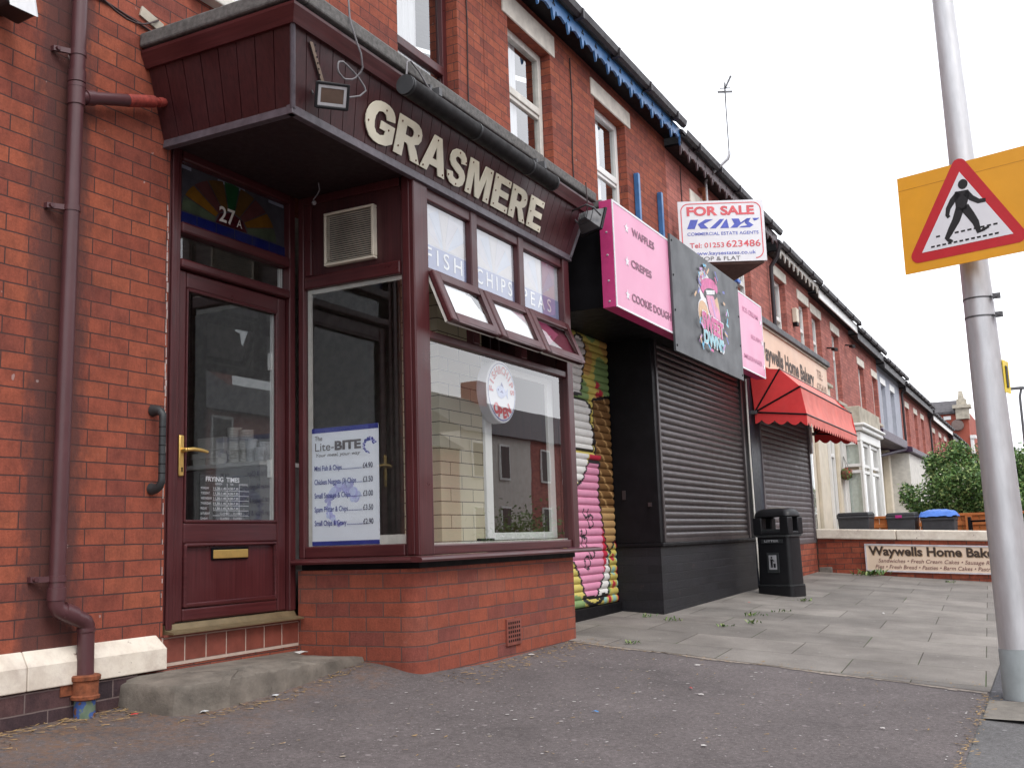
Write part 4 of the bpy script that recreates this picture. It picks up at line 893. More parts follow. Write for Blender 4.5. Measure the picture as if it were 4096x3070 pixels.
def dot(cy, cz, r, ci): b.cur = ci; b.lathe([(r, 0), (r, .0006+.0003*rnd.random())], (xp-.0004, cy, cz), 14, (-1, 0, 0))
def shrimp(cy, cz, s, n, rs):
    for i in range(n):
        f = i/n; a = R(-70+f*250); rr = s*(1+.10*rnd.uniform(-1, 1)); wdt = .45*(1-f)**.7+.08
        k = rr*(1-wdt*rnd.random()*.7); dot(cy-math.cos(a+R(90))*k*1.0, cz+math.sin(a+R(90))*k, rs*(1-.6*f)*rnd.uniform(.5, 1.25), rnd.choice((0, 0, 1)))
shrimp(-.30, .93, .118, 90, .022); b.build('bubble_shrimp', [M['lav1'], M['lav2']], MP)
b = MB(); shrimp(-.485, 1.258, .043, 90, .0075); b.build('logo', [M['lblue'], M['lav1']], MP)
# ---- frying times board in the door
FT = thing('hours_sign', 'small black FRYING TIMES board inside the door glass', 'sign', (4.25, .07, .85))
yy = .066
b = MB(); b.box(4.085, 4.462, yy, yy+.004, .846, 1.098); b.build('board', M['signblack'], FT)
b = MB(); X, Y = (1, 0, 0), (0, 0, 1)
text(b, 'FRYING  TIMES', (4.125, yy, 1.060), X, Y, .025, .255, bold=.02)
for tx, x0, wd in (('LUNCH', 4.195, .05), ('TEA', 4.305, .028), ('EVENING', 4.385, .062)): text(b, tx, (x0, yy, 1.043), X, Y, .011, wd)
for i, d in enumerate(('MONDAY', 'TUESDAY', 'WEDNESDAY', 'THURSDAY', 'FRIDAY', 'SATURDAY', 'SUNDAY')):
    z = 1.018-i*.0265
    text(b, d, (4.09, yy, z), X, Y, .012, (.058, .064, .083, .074, .046, .066, .052)[i])
    b.box(4.18, 4.455, yy-.0035, yy-.0025, z-.0065, z-.0045)
    if i < 5: text(b, '11.30-1.45', (4.183, yy, z), X, Y, .0125, .095, bold=.01); text(b, '4.30-7.30', (4.292, yy, z), X, Y, .0125, .08, bold=.01); text(b, '-', (4.415, yy, z), X, Y, .012)
    else: text(b, '-  CLOSED  -  CLOSED  -', (4.215, yy, z), X, Y, .0115, .205)
for x in (4.284, 4.378): b.box(x, x+.002, yy-.0035, yy-.0025, .885, 1.052)
b.build('lettering', M['signwhite'], FT)
# ---- round FISH & CHIPS OPEN sign
OS = thing('open_sign', 'round white FISH & CHIPS OPEN box sign hanging in the bay window', 'sign', (5.972, -.70, 1.655))
oc = Vector((5.887, -.782, 1.648)); rr = .202
b = MB(); b.lathe([(rr, 0), (rr, .068), (rr-.006, .072)], oc+Vector((0, .072, 0)), 44, (0, -1, 0)); b.build('box', M['signwhite'], OS, smooth=30)
b = MB(); n = 44
for k in range(n):
    a, c_ = 2*math.pi*k/n, 2*math.pi*(k+1)/n; y = oc.y-.003
    b.poly([(oc.x+math.cos(t)*q, y, oc.z+math.sin(t)*q) for t, q in ((a, rr*.93), (c_, rr*.93), (c_, rr*.90), (a, rr*.90))])
b.build('ring', M['lblue'], OS)
b = MB()
def arc(s, r, a0, a1, cap, flip=False, bold=.03):
    tot = len(s)
    for i, ch in enumerate(s):
        if ch == ' ': continue
        a = R(a0+(a1-a0)*(i+.5)/tot); d = Vector((math.cos(a), 0, math.sin(a)))
        Y = -d if flip else d; X = Vector((Y.z, 0, -Y.x)); base = oc+d*(r+(cap if flip else 0)); base.y = oc.y
        text(b, ch, base, X, Y, cap, align='C', bold=bold, lift=.003)
arc('FISH&CHIPS', .120, 186, -6, .050, False, .045); arc('OPEN', .104, 222, 318, .064, True, .055); b.build('lettering', M['red'], OS)
b = MB(); q = [(-.075, .01), (-.05, .035), (-.01, .045), (.03, .03), (.055, .005), (.085, .035), (.08, -.005), (.085, -.04), (.055, -.012), (.03, -.03), (-.01, -.042), (-.05, -.03)]
b.prism([(oc.x+u, oc.y-.002, oc.z+v-.002) for u, v in q], (0, -.001, 0)); b.cur = 1; b.lathe([(.008, 0), (.008, .001)], oc+Vector((-.05, -.0032, .01)), 10, (0, -1, 0)); b.prism([(oc.x-.03, oc.y-.0032, oc.z-.005), (oc.x+.0, oc.y-.0032, oc.z+.012), (oc.x+.02, oc.y-.0032, oc.z-.008)], (0, -.0005, 0)); b.prism([(oc.x-.015, oc.y-.002, oc.z+.042), (oc.x+.0, oc.y-.002, oc.z+.065), (oc.x+.025, oc.y-.002, oc.z+.03)], (0, -.001, 0)); b.build('fish', [M['lav2'], M['lblue']], OS)
b = MB(); b.tube([(5.83, -.74, 1.83), (5.83, -.74, 2.66)], .002, 5); b.tube([(5.95, -.74, 1.83), (5.95, -.74, 2.66)], .002, 5); b.build('chain', M['cable'], OS)
# ---- counter and takeaway tubs behind the door glass
b = MB(); b.box(4.93, 5.40, .40, 1.5, 1.205, 1.232); b.cur = 1; b.box(4.96, 5.40, .42, 1.5, .2, 1.2045); tag(b.build('counter', [M['white'], plain('counter_front', (.13, .12, .12), .4)], bevel=.004), 'pale shop counter seen through the door glass', 'counter')
def cupstack(loc, n, r, label):
    b = MB(); prof = []
    for i in range(n): z = i*.0105; prof += [(r*.90, z), (r*1.05, z+.004), (r*1.05, z+.0075), (r*.90, z+.0085)]
    b.lathe(prof, loc, 20); tag(b.build('cup_stack', M['cupwhite'], smooth=30), label, 'cups', 'takeaway cups on the counter')
cupstack((5.03, .69, 1.2325), 22, .045, 'tallest stack of white paper cups on the counter behind the door')
cupstack((5.03, .595, 1.2325), 20, .045, 'second tall stack of white paper cups, right of the tallest')
def tub(loc, r, h, label):
    b = MB(); b.lathe([(r*.8, 0), (r*.98, h-.012), (r*1.08, h-.012), (r*1.08, h-.004), (r, h)], loc, 20); tag(b.build('plastic_tub', M['frost'], smooth=30), label, 'tub', 'clear tubs on the counter')
M['frost'] = plain('frosted_plastic', (.62, .64, .66), .3, bmp=0)
tub((5.0, .53, 1.2325), .036, .145, 'tallest frosted plastic tub stack beside the paper cups')
tub((5.06, .475, 1.2325), .036, .125, 'middle frosted plastic tub stack on the counter')
tub((4.985, .445, 1.2325), .034, .085, 'shortest frosted plastic tub stack at the counter end')
for (y0, y1, z, h, x0, lb) in ((.83, 1.06, 1.2325, .19, 5.08, 'largest white polystyrene box at the back of the counter'), (.86, .98, 1.2325, .075, 4.95, 'small white food box beside the door handle'), (.745, .855, 1.2325, .07, 4.94, 'small white food box next to the paper cups')):
    b = MB(); b.hexa([(x0+.008, y0+.008, z), (x0+.11, y0+.008, z), (x0+.11, y1-.008, z), (x0+.008, y1-.008, z), (x0, y0, z+h), (x0+.12, y0, z+h), (x0+.12, y1, z+h), (x0, y1, z+h)]); b.box(x0-.004, x0+.124, y0-.004, y1+.004, z+h*.55, z+h*.6); tag(b.build('food_box', M['cupwhite'], bevel=.006), lb, 'box', 'white boxes on the counter')

# ================================================================== the closed dessert shop with the pink sign
HB = thing('brick_house', 'red brick terrace house over the black shuttered shop with pink signs', 'house', (9.5, 0, 0))
X0, X1 = 7.241, 11.899
b = MB(); b.wall(X0, X1, -.15, 5.59, 0, .26, [(7.69, 8.57, 3.55, 5.285), (9.645, 10.525, 3.55, 5.265), (X0+.1, X1-.1, .0, 3.0)]); b.build('wall', M['brick'], HB)
window(HB, 7.69, 8.57, 3.55, 5.285, 4.70, M['offwhite'], M['glass_hi'], blind=.55, extra=True)
window(HB, 9.645, 10.525, 3.55, 5.265, 4.60, M['white'], M['glass_hi'], blind=.6, extra=True)
lintel(HB, 7.59, 8.665, 5.287, 5.505); lintel(HB, 9.555, 10.68, 5.267, 5.455); sill(HB, 7.6, 8.66, 3.549); sill(HB, 9.56, 10.6, 3.549)
eaves(HB, X0, X1, 5.735, M['blue'], 'scallop')
def shutter(parent, x0, x1, z0, z1, y, mat, pitch=.0615, dep=.0125, name='roller_shutter'):
    b = MB(); z = z0; vs = []
    pf = [(0, 0), (.12, .55), (.3, .92), (.5, 1), (.7, .92), (.88, .55), (.97, .0), (1.0, -.25)]
    while z < z1-.01:
        for a, d in pf: vs.append((z+a*pitch, y-d*dep))
        z += pitch
    b.add([(x, yy, zz) for zz, yy in vs for x in (x0, x1)], [(2*i, 2*i+1, 2*i+3, 2*i+2) for i in range(len(vs)-1)])
    o = b.build(name, mat, parent, smooth=50); return o
b = MB(); b.box(8.670, 11.85, -.820, -.405, -.1, .600); b.build('stall_riser', M['brick_black'], HB)
b = MB(); b.box(8.655, 11.86, -.850, -.405, .602, .636); b.build('sill_board', M['black'], HB, bevel=.008)
sh = shutter(HB, 8.80, 11.60, .665, 2.55, -.800, M['shutter']); sh['label'] = 'closed dark brown roller shutter over the shop window'
b = MB(); b.box(8.80, 11.60, -.822, -.79, .637, .672); b.build('bottom_rail', M['shutter'], sh)
b = MB(); b.box(8.672, 8.76, -.822, -.405, .637, 2.55); b.build('pilaster', M['black'], HB, bevel=.004)
b = MB(); b.box(11.66, 11.86, -.822, -.405, .637, 2.55); b.build('pilaster', M['black'], HB, bevel=.004)
b = MB(); b.box(8.761, 8.80, -.835, -.78, .637, 2.55); b.build('guide_rail', M['shutter'], sh, bevel=.003)
b = MB(); b.box(11.60, 11.659, -.835, -.78, .637, 2.55); b.build('guide_rail', M['shutter'], sh, bevel=.003)
b = MB(); b.box(8.662, 8.6715, -.52, -.49, 1.02, 1.10); b.box(8.655, 8.6715, -.76, -.73, .95, .985); b.build('bolt_plate', M['shutter'], HB)
b = MB(); b.box(7.262, 11.70, -.985, -.003, 2.44, 3.125); b.build('fascia_box', M['black'], HB, bevel=.005)
b = MB(); b.box(7.250, 11.70, -.975, -.003, 3.1255, 3.21); b.build('fascia_capping', M['offwhite'], HB)
b = MB(); b.box(7.20, 11.74, -1.01, -.003, 3.2105, 3.275); b.build('lead_flashing', M['lead'], HB, bevel=.012)
b = MB(); b.box(7.245, 8.66, -.44, -.37, -.12, .135); b.build('door_threshold', M['black'], HB, bevel=.004)
b = MB(); b.box(7.245, 8.66, -.38, -.30, 2.44, 2.50); b.box(7.245, 11.86, -.30, -.27, .0, 2.9); b.build('lobby_panel', M['black'], HB)
# painted roller shutter in the doorway
GC = {k: plain('spray_'+k, c, .45, bmp=.05, var=.06) for k, c in dict(yellow=(.60, .50, .13), green=(.22, .34, .13), orange=(.55, .32, .10), white=(.74, .73, .70), pink=(.68, .28, .42), red=(.50, .03, .06), brown=(.17, .085, .03), tan=(.45, .28, .12), black=(.02, .018, .02), teal=(.30, .52, .46)).items()}
GN = list(GC); G_ = {k: i for i, k in enumerate(GN)}
def inside(p, q):
    c = False; j = len(q)-1
    for i in range(len(q)):
        if (q[i][1] > p[1]) != (q[j][1] > p[1]) and p[0] < (q[j][0]-q[i][0])*(p[1]-q[i][1])/(q[j][1]-q[i][1])+q[i][0]: c = not c
        j = i
    return c
def edged(p, q):
    m = 9
    for i in range(len(q)):
        a, c = q[i-1], q[i]; dx, dz = c[0]-a[0], c[1]-a[1]; t = max(0, min(1, ((p[0]-a[0])*dx+(p[1]-a[1])*dz)/(dx*dx+dz*dz+1e-9)))
        m = min(m, math.hypot(p[0]-a[0]-dx*t, p[1]-a[1]-dz*t))
    return m
shp = [('brown', [(8.27, 1.88), (8.70, 1.95), (8.70, .72), (8.50, .56), (8.42, .66), (8.30, 1.05), (8.28, 1.42)], 1), ('white', [(7.6, 1.66), (7.6, 1.43), (8.23, 1.43), (8.26, 1.60), (8.18, 1.70), (8.24, 1.80), (8.10, 1.86), (7.6, 1.86)], 1),
       ('white', [(7.6, 1.88), (8.02, 1.90), (8.08, 2.1), (8.17, 2.30), (8.10, 2.40), (7.98, 2.42), (7.88, 2.34), (7.6, 2.30)], 1),
       ('white', [(7.6, 1.40), (8.14, 1.40), (8.02, 1.20), (7.6, 1.05)], 0), ('red', [(8.16, 1.40), (8.40, 1.40), (8.36, 1.33), (8.14, 1.33)], 0),
       ('white', [(8.42, .60), (8.50, .42), (8.42, .21), (8.17, .20), (8.30, .38)], 1),
       ('pink', [(8.13, 1.34), (8.36, 1.34), (8.31, 1.05), (8.40, .74), (8.43, .56), (8.34, .36), (8.17, .205), (7.95, .215), (7.84, .40), (7.6, .65), (7.6, 1.04), (7.98, 1.17)], 1), ('red', [(8.36, .80), (8.445, .56), (8.35, .37), (8.36, .55)], 0)]
txts = [(8.02+.10*math.sin(k*1.9), .92-.085*k) for k in range(6)]
b = MB(); pitch, dep, yb_ = .064, .015, -.40; z = .14; NX = 74; xa, xb = 7.27, 8.655
pf = [(0, 0), (.16, .66), (.34, .95), (.5, 1), (.68, .93), (.86, .5), (.97, 0), (1.0, -.25)]
rows = []
while z < 2.44:
    rows += [(z+a*pitch, yb_-d*dep, i) for i, (a, d) in enumerate(pf)]; z += pitch
V0 = [(xa+(xb-xa)*i/NX, y, zz) for zz, y, _ in rows for i in range(NX+1)]
b.v += V0; rg = random.Random(11)
for j in range(len(rows)-1):
    for i in range(NX):
        p = (xa+(xb-xa)*(i+.5)/NX, (rows[j][0]+rows[j+1][0])/2); k = None
        if rows[j][2] >= 6: k = 'black'
        else:
            k = 'yellow'
            s1 = math.sin(p[0]*9+p[1]*6)+math.sin(p[1]*11-p[0]*4)
            if p[1] > 1.85: k = 'green' if s1 > .35 else ('orange' if s1 < -.6 else 'yellow')
            if p[0] > 8.30 and p[1] < .85:
                s2 = math.sin(p[0]*31)*math.sin(p[1]*27); k = 'red' if s2 > .55 else ('teal' if s2 < -.5 else 'yellow')
            if p[1] < .30 and s1 > .9: k = 'green'
            for cx_, cz_, r in ((8.40, 2.02, .04), (8.46, 1.95, .045), (8.38, 1.93, .03), (7.83, 1.9, .05)):
                if math.hypot(p[0]-cx_, p[1]-cz_) < r: k = 'red'
            for nm, q, ol in shp:
                e = edged(p, q) if ol else 9
                if inside(p, q): k = nm
                if e < .013: k = 'black'
            if k == 'brown' and math.sin(p[1]*33+p[0]*26) > .90: k = 'tan'
            if k == 'brown' and p[1] < .95: k = 'tan'
            if k == 'pink':
                for q, (tx, tz) in enumerate(txts):
                    d = math.hypot(p[0]-tx, (p[1]-tz)*1.0)
                    if abs(d-.052) < .010 and (q % 2 or p[1] < tz+.02): k = 'black'
            if abs(math.hypot(p[0]-8.12, (p[1]-.235)*2.4)-.20) < .035 and p[1] < .235: k = 'black'
        o = NX+1; b.f.append((j*o+i, j*o+i+1, (j+1)*o+i+1, (j+1)*o+i)); b.m.append(G_[k])
gs = b.build('painted_shutter', [GC[k] for k in GN], HB, smooth=60, recalc=False); gs['label'] = 'narrow roller shutter spray painted pink, white, yellow and brown'
# ---- sign boxes of the pink shop
k_ = .9824; yS = -1.10
def cx_(x): return x*k_
def cz_(z): return .7+(z-.7)*k_
PS = thing('shop_sign', 'long pink sign box listing WAFFLES, CREPES and COOKIE DOUGH beside the white stars', 'sign', (7.2, -1.06, 2.42))
x0, x1, z0, z1 = 7.185, 11.722, 2.414, 3.254
b = MB(); b.box(x0, x1, yS+.004, -.99, z0, z1); b.build('tray', M['pinkdark'], PS, bevel=.003)
b = MB(); b.box(x0+.012, x1-.012, yS, yS+.0035, z0+.012, z1-.012); b.build('face', M['pink'], PS)
b = MB(); b.frame(x0, x1, z0, z1, yS-.003, yS+.003, .016); b.build('border', M['signwhite'], PS)
b = MB(); X, Y = (1, 0, 0), (0, 0, 1)
for s, xa, xb, za, zb3 in (('WAFFLES', 7.722, 8.255, 3.112, 3.175), ('CREPES', 7.672, 8.15, 2.838, 2.900), ('COOKIE DOUGH', 7.656, 8.605, 2.553, 2.618)):
    text(b, s, (cx_(xa), yS, cz_(za)), X, Y, cz_(zb3)-cz_(za), cx_(xb)-cx_(xa), bold=.028)
b.build('lettering', M['pinktext'], PS)
b = MB()
for s, xa, xb, za, zb3 in (('ICE CREAM', 11.09, 11.735, 3.10, 3.155), ('SLUSH', 11.385, 11.795, 2.84, 2.888), ('MILKSHAKES', 11.035, 11.80, 2.575, 2.625)):
    text(b, s, (cx_(xa), yS, cz_(za)), X, Y, cz_(zb3)-cz_(za), cx_(xb)-cx_(xa), bold=.02)
b.build('faded_lettering', M['pinkfaint'], PS)
b = MB()
for xx, zz in ((7.607, 3.139), (7.584, 2.860), (7.562, 2.582), (11.845, 3.091), (11.865, 2.854), (11.885, 2.58)):
    b.prism([(cx_(xx)+math.sin(i*math.pi/5)*(.044 if i % 2 == 0 else .019), yS-.001, cz_(zz)+math.cos(i*math.pi/5)*(.044 if i % 2 == 0 else .019)) for i in range(10)], (0, -.002, 0))
b.build('star', M['signwhite'], PS)
b = MB()
for zz in (2.46, 2.62, 2.82, 3.0, 3.18):
    for yy in (-1.045,): b.lathe([(.009, 0), (.006, .005)], (x0-.0005, yy, zz), 8, (-1, 0, 0))
b.each('screw', M['steel'], PS)
LP = thing('logo_panel', 'charcoal square panel with a pink lips and doughnut logo over the pink sign', 'sign', (9.6, -1.13, 2.3))
k2 = .9736; yL = -1.125
def lx(x): return x*k2
def lz(z): return .7+(z-.7)*k2
b = MB(); b.box(lx(8.70), lx(10.945), yL, yL+.02, lz(2.305), lz(3.375)); b.build('panel', M['panelgrey'], LP, bevel=.002)
LC = {k: plain('logo_'+k, c, .45, bmp=0) for k, c in dict(white=(.75, .75, .78), pink=(.62, .10, .30), rose=(.70, .30, .45), lilac=(.52, .30, .58), blue=(.10, .42, .66), navy=(.10, .12, .45), tan=(.66, .42, .24), brown=(.35, .18, .10), black=(.02, .02, .02), aqua=(.30, .60, .68)).items()}
LN = list(LC); b = MB(); lev = [0]
def shape(nm, pts):
    b.cur = LN.index(nm); lev[0] += 1; b.prism([(lx(x), yL-.0006*lev[0]-.0004, lz(z)) for x, z in pts], (0, -.0004, 0))
def blob(nm, x, z, rx, rz, rot=0, n=20):
    c, s_ = math.cos(rot), math.sin(rot); shape(nm, [(x+(math.cos(t)*rx*c-math.sin(t)*rz*s_)*1.0, z+math.cos(t)*rx*s_+math.sin(t)*rz*c) for t in [2*math.pi*i/n for i in range(n)]])
blob('white', 9.80, 2.99, .34, .215, -.5); blob('white', 9.62, 2.80, .20, .15); blob('white', 9.98, 2.72, .22, .20, .3)
blob('tan', 9.60, 2.80, .17, .125); blob('brown', 9.60, 2.80, .05, .04); blob('tan', 10.02, 2.90, .14, .19, .2); blob('rose', 10.05, 2.83, .12, .12)
blob('pink', 9.83, 3.10, .30, .095, .15); blob('black', 9.86, 3.04, .23, .06, .15); shape('white', [(9.70, 3.05), (10.02, 3.11), (10.0, 3.065), (9.73, 3.01)])
shape('rose', [(9.70, 3.0), (9.95, 3.04), (10.10, 2.86), (10.13, 2.74), (10.03, 2.70), (9.90, 2.77), (9.78, 2.86)]); shape('lilac', [(9.84, 2.99), (9.89, 3.0), (10.05, 2.76), (10.01, 2.75)])
blob('tan', 10.03, 2.70, .11, .09)
lev[0] += 1; b.cur = LN.index('white'); text(b, 'SWEET', (lx(9.50), yL-.009, lz(2.650)), (1, 0, -.03), (0, 0, 1), .165, lx(10.24)-lx(9.50), bold=.075); b.cur = LN.index('pink'); text(b, 'SWEET', (lx(9.51), yL-.0105, lz(2.655)), (1, 0, -.03), (0, 0, 1), .155, lx(10.22)-lx(9.51), bold=.05)
b.cur = LN.index('white'); text(b, 'DWNS', (lx(9.53), yL-.009, lz(2.515)), (1, 0, -.03), (0, 0, 1), .125, lx(10.22)-lx(9.53), bold=.07); b.cur = LN.index('aqua'); text(b, 'DWNS', (lx(9.54), yL-.0105, lz(2.52)), (1, 0, -.03), (0, 0, 1), .115, lx(10.20)-lx(9.54), bold=.04)
rg = random.Random(5)
for i in range(34):
    t = rg.uniform(0, 6.28); q = rg.uniform(1.0, 1.35); x, z = 9.83+math.cos(t)*.44*q, 2.84+math.sin(t)*.35*q; a = rg.uniform(-1.2, 1.2); l, wd = rg.uniform(.03, .06), .013
    shape(rg.choice(('pink', 'blue', 'tan', 'navy', 'aqua', 'lilac', 'tan')), [(x+u*math.cos(a)-v*math.sin(a), z+u*math.sin(a)+v*math.cos(a)) for u, v in ((-l, -wd), (l, -wd), (l, wd), (-l, wd))])
b.build('logo', [LC[k] for k in LN], LP)
b = MB()
for xx in (8.74, 10.905):
    for zz in (2.36, 2.68, 3.0, 3.32): b.lathe([(.012, 0), (.009, .005)], (lx(xx), yL-.0002, lz(zz)), 8, (0, -1, 0))
b.build('bolt', M['black'], LP)
for xx, lb in ((10.75, 'taller blue metal strut on the brick, nearer the white window'), (11.53, 'second blue metal strut on the brick, nearer the for sale board')):
    b = MB(); b.box(xx-.03, xx+.03, -.06, -.004, 3.0, 4.76); b.box(xx-.055, xx-.0305, -.012, -.004, 3.2, 3.6); tag(b.build('metal_strut', M['blue'], bevel=.004), lb, 'strut', 'blue struts above the pink sign')
# ---- estate agent's V board
FS = thing('for_sale_board', 'white estate agent FOR SALE board jutting out over the charcoal panel', 'sign', (11.98, -.1, 4.0))
d_ = Vector((.459, -.889, 0)); n_ = Vector((-.889, -.459, 0)); p0 = Vector((11.98, -.10, 3.985)); W, H = 1.055, .775
b = MB(); b.obox(p0+d_*(W/2)+Vector((0, 0, H/2))-n_*.008, d_, n_, (0, 0, 1), W/2, .008, H/2); b.build('panel', M['signwhite'], FS)
ap = p0+d_*W; q0 = Vector((13.6, -.10, 3.985)); dd = (q0-ap).normalized(); nb = Vector((-dd.y, dd.x, 0))
b = MB(); b.obox((ap+q0)/2+Vector((0, 0, H/2)), dd, nb, (0, 0, 1), (q0-ap).length/2-.01, .008, H/2); b.build('rear_panel', M['signwhite'], FS)
b = MB(); b.prism([p0-n_*.02+Vector((.03, 0, -.025)), ap-n_*.02+Vector((0, .03, -.025)), q0+Vector((-.03, 0, -.025))], (0, 0, .03)); b.build('base_frame', plain('brown_timber_frame', (.16, .10, .08), .8, var=.2), FS)
X, Y = d_, (0, 0, 1)
def at(u, v): return p0+d_*(u*W)+Vector((0, 0, v*H))
b = MB(); P = []
def rr_path(m, r):
    pts = [];
    for cxx, cyy, a0 in ((1-m-r/W, 1-m*1.3-r/H, 0), (m+r/W, 1-m*1.3-r/H, 90), (m+r/W, m*1.3+r/H, 180), (1-m-r/W, m*1.3+r/H, 270)):
        for i in range(7):
            a = R(a0+15*i); pts.append(at(cxx+math.cos(a)*r/W, cyy+math.sin(a)*r/H))
    return pts
A, B_ = rr_path(.028, .10), rr_path(.040, .09)
for i in range(len(A)):
    j = (i+1) % len(A)
    if 20 <= i <= 20: continue
    b.poly([v+n_*.002 for v in (A[i], A[j], B_[j], B_[i])])
text(b, 'FOR SALE', at(.10, .765), X, Y, .110, W*.79, bold=.04); text(b, 'Tel: 01253', at(.115, .235), X, Y, .062, W*.40, bold=.012); text(b, '623486', at(.54, .235), X, Y, .083, W*.40, bold=.012)
b.build('red_lettering', plain('sign_coral', (.72, .12, .14), .5, bmp=0), FS)
b = MB()
def para(pts): b.prism([at(u, v)+n_*.0015 for u, v in pts], n_*.001)
zA, zB = .545, .695
def sl(u, t): return (u+.045*t, zA+(zB-zA)*t)
para([sl(.095, 0), sl(.185, 0), sl(.185, 1), sl(.095, 1)]); para([sl(.20, .5), sl(.27, 1), sl(.36, 1), sl(.27, .5), sl(.345, 0), sl(.255, 0)])
para([sl(.36, 0), sl(.44, 1), sl(.49, 1), sl(.46, .4), sl(.43, 0)]); para([sl(.48, 0), sl(.505, .8), sl(.52, 1), sl(.585, 0)])
para([sl(.575, 1), sl(.66, 1), sl(.70, .55), sl(.755, 1), sl(.80, 1), sl(.71, .4), sl(.68, 0), sl(.60, 0), sl(.63, .42)])
para([sl(.70, 0), sl(.83, 0), sl(.86, .25), sl(.79, .62), sl(.80, 1), sl(.74, .8), sl(.75, .5), sl(.79, .22), sl(.72, .15)]); para([sl(.82, 1), sl(.90, 1), sl(.88, .78), sl(.85, .70)])
text(b, 'COMMERCIAL ESTATE AGENTS', at(.095, .435), X, Y, .040, W*.83, bold=.006); text(b, 'www.kaysestates.co.uk', at(.15, .115), X, Y, .046, W*.73, bold=.006); b.build('blue_lettering', plain('sign_royal_blue', (.09, .12, .50), .5, bmp=0), FS)
b = MB(); text(b, 'SHOP & FLAT', at(.165, .022), X, Y, .050, W*.53, bold=.004); b.build('black_lettering', M['lgrey'], FS)
# ---- aerial
AE = thing('tv_aerial', 'television aerial on a cranked silver mast above the for sale board', 'aerial', (13.35, -.08, 5.1))
b = MB(); b.tube([(13.35, -.08, 5.02), (13.35, -.08, 5.42), (13.34, -.10, 5.47), (13.31, -.42, 5.68), (13.31, -.44, 5.74), (13.31, -.44, 5.78)], .021, 12); b.build('mast_foot', M['steel'], AE, smooth=50)
b = MB(); b.tube([(13.31, -.44, 5.75), (13.30, -.44, 6.72)], .008, 8); b.build('mast', M['steel_dark'], AE)
b = MB(); b.tube([(13.30, -.44, 6.66), (12.93, -.63, 6.66)], .008, 8); u = Vector((.459, -.889, 0))
for i in range(9):
    c = Vector((13.30, -.44, 6.66)).lerp(Vector((12.93, -.63, 6.66)), .15+.1*i); b.tube([c-u*.022, c+u*.022], .004, 6)
b.build('director', M['steel_dark'], AE)
b = MB(); c = Vector((13.34, -.43, 6.64)); b.obox(c, u, (1, 0, 0), (0, 0, 1), .10, .006, .014); b.obox(c+Vector((.02, 0, .06)), u, (1, 0, 0), (0, 0, 1), .075, .005, .006); b.tube([c+Vector((0, 0, -.15)), c+Vector((.02, 0, .14))], .010, 8); b.build('reflector', M['steel_dark'], AE)
b = MB(); b.box(13.22, 13.48, -.06, -.004, 5.05, 5.09); b.box(13.22, 13.48, -.06, -.004, 5.28, 5.32); b.box(13.22, 13.25, -.10, -.061, 5.05, 5.32); b.build('bracket', M['rust'], AE)

# ================================================================== bakery house and the rest of the terrace
HC = thing('brick_house', 'red brick terrace house above the bakery sign and red awning', 'house', (14.4, 0, 0))
b = MB(); b.wall(11.901, 16.928, -.1, 5.47, 0, .26, [(12.93, 13.81, 3.5, 5.02), (14.93, 15.81, 3.5, 5.02), (12.2, 15.1, .3, 3.0)]); b.build('wall', M['brick_row'], HC)
for xx in (12.93, 14.93): window(HC, xx, xx+.88, 3.5, 5.02, 4.5, M['white'], M['glass_hi'], blind=.7); lintel(HC, xx-.1, xx+.98, 5.022, 5.20); sill(HC, xx-.08, xx+.96, 3.499)
eaves(HC, 11.901, 16.928, 5.62, M['purplebrown'], 'scallop')
b = MB(); b.box(12.0, 15.22, -.820, -.01, -.1, .525); b.build('stall_riser', M['brick_garden'], HC)
s2 = shutter(HC, 12.45, 15.16, .53, 2.62, -.80, M['shutter2'], pitch=.07, dep=.010)
b = MB(); b.box(12.45, 15.16, -.818, -.788, .527, .56); b.build('bottom_rail', M['shutter2'], s2)
b = MB(); b.box(12.40, 12.449, -.83, -.78, .53, 2.62); b.build('guide_rail', M['shutter2'], s2, bevel=.003)
b = MB(); b.box(15.161, 15.215, -.83, -.78, .527, 2.62); b.build('guide_rail', M['shutter2'], s2, bevel=.003)
b = MB(); b.box(11.905, 12.20, -.835, -.01, -.1, 2.64); b.build('pilaster', plain('blue_black_paint', (.012, .014, .024), .4), HC, bevel=.004)
b = MB(); b.box(12.201, 12.399, -.82, -.5, -.1, 2.64); b.build('pilaster', plain('dark_blue_paint', (.03, .035, .055), .4), HC, bevel=.004)
b = MB(); b.box(15.216, 15.44, -.83, -.01, 1.80, 2.64); b.build('pilaster', M['black'], HC)
b = MB(); b.box(15.22, 15.44, -.82, -.01, -.1, 1.798); b.build('return_wall', M['cream'], HC)
b = MB(); b.box(15.235, 15.325, -.855, -.831, 1.79, 2.16); b.build('cover_strip', M['white'], HC); b = MB(); b.box(15.25, 15.315, -.84, -.821, .55, 1.785); b.build('side_glazing', M['glass_hi'], HC)
b = MB(); b.box(15.45, 18.66, -.60, -.01, -.1, 2.62); b.build('lobby_wall', M['cream'], HC)
b = MB()
for x in (15.55, 16.75, 18.42): b.box(x, x+.17, -.66, -.601, -.05, 2.60)
b.each('pilaster', M['cream'], HC, bevel=.01)
f = MB().frame(17.76, 18.16, .62, 2.45, -.645, -.602, .05).build('window', M['white'], HC); b = MB(); b.box(17.81, 18.11, -.64, -.605, 1.90, 1.95); b.build('transom', M['white'], f)
b = MB(); b.poly([(17.81, -.615, .67), (18.11, -.615, .67), (18.11, -.615, 2.40), (17.81, -.615, 2.40)]); b.build('pane', M['glass_hi'], f)
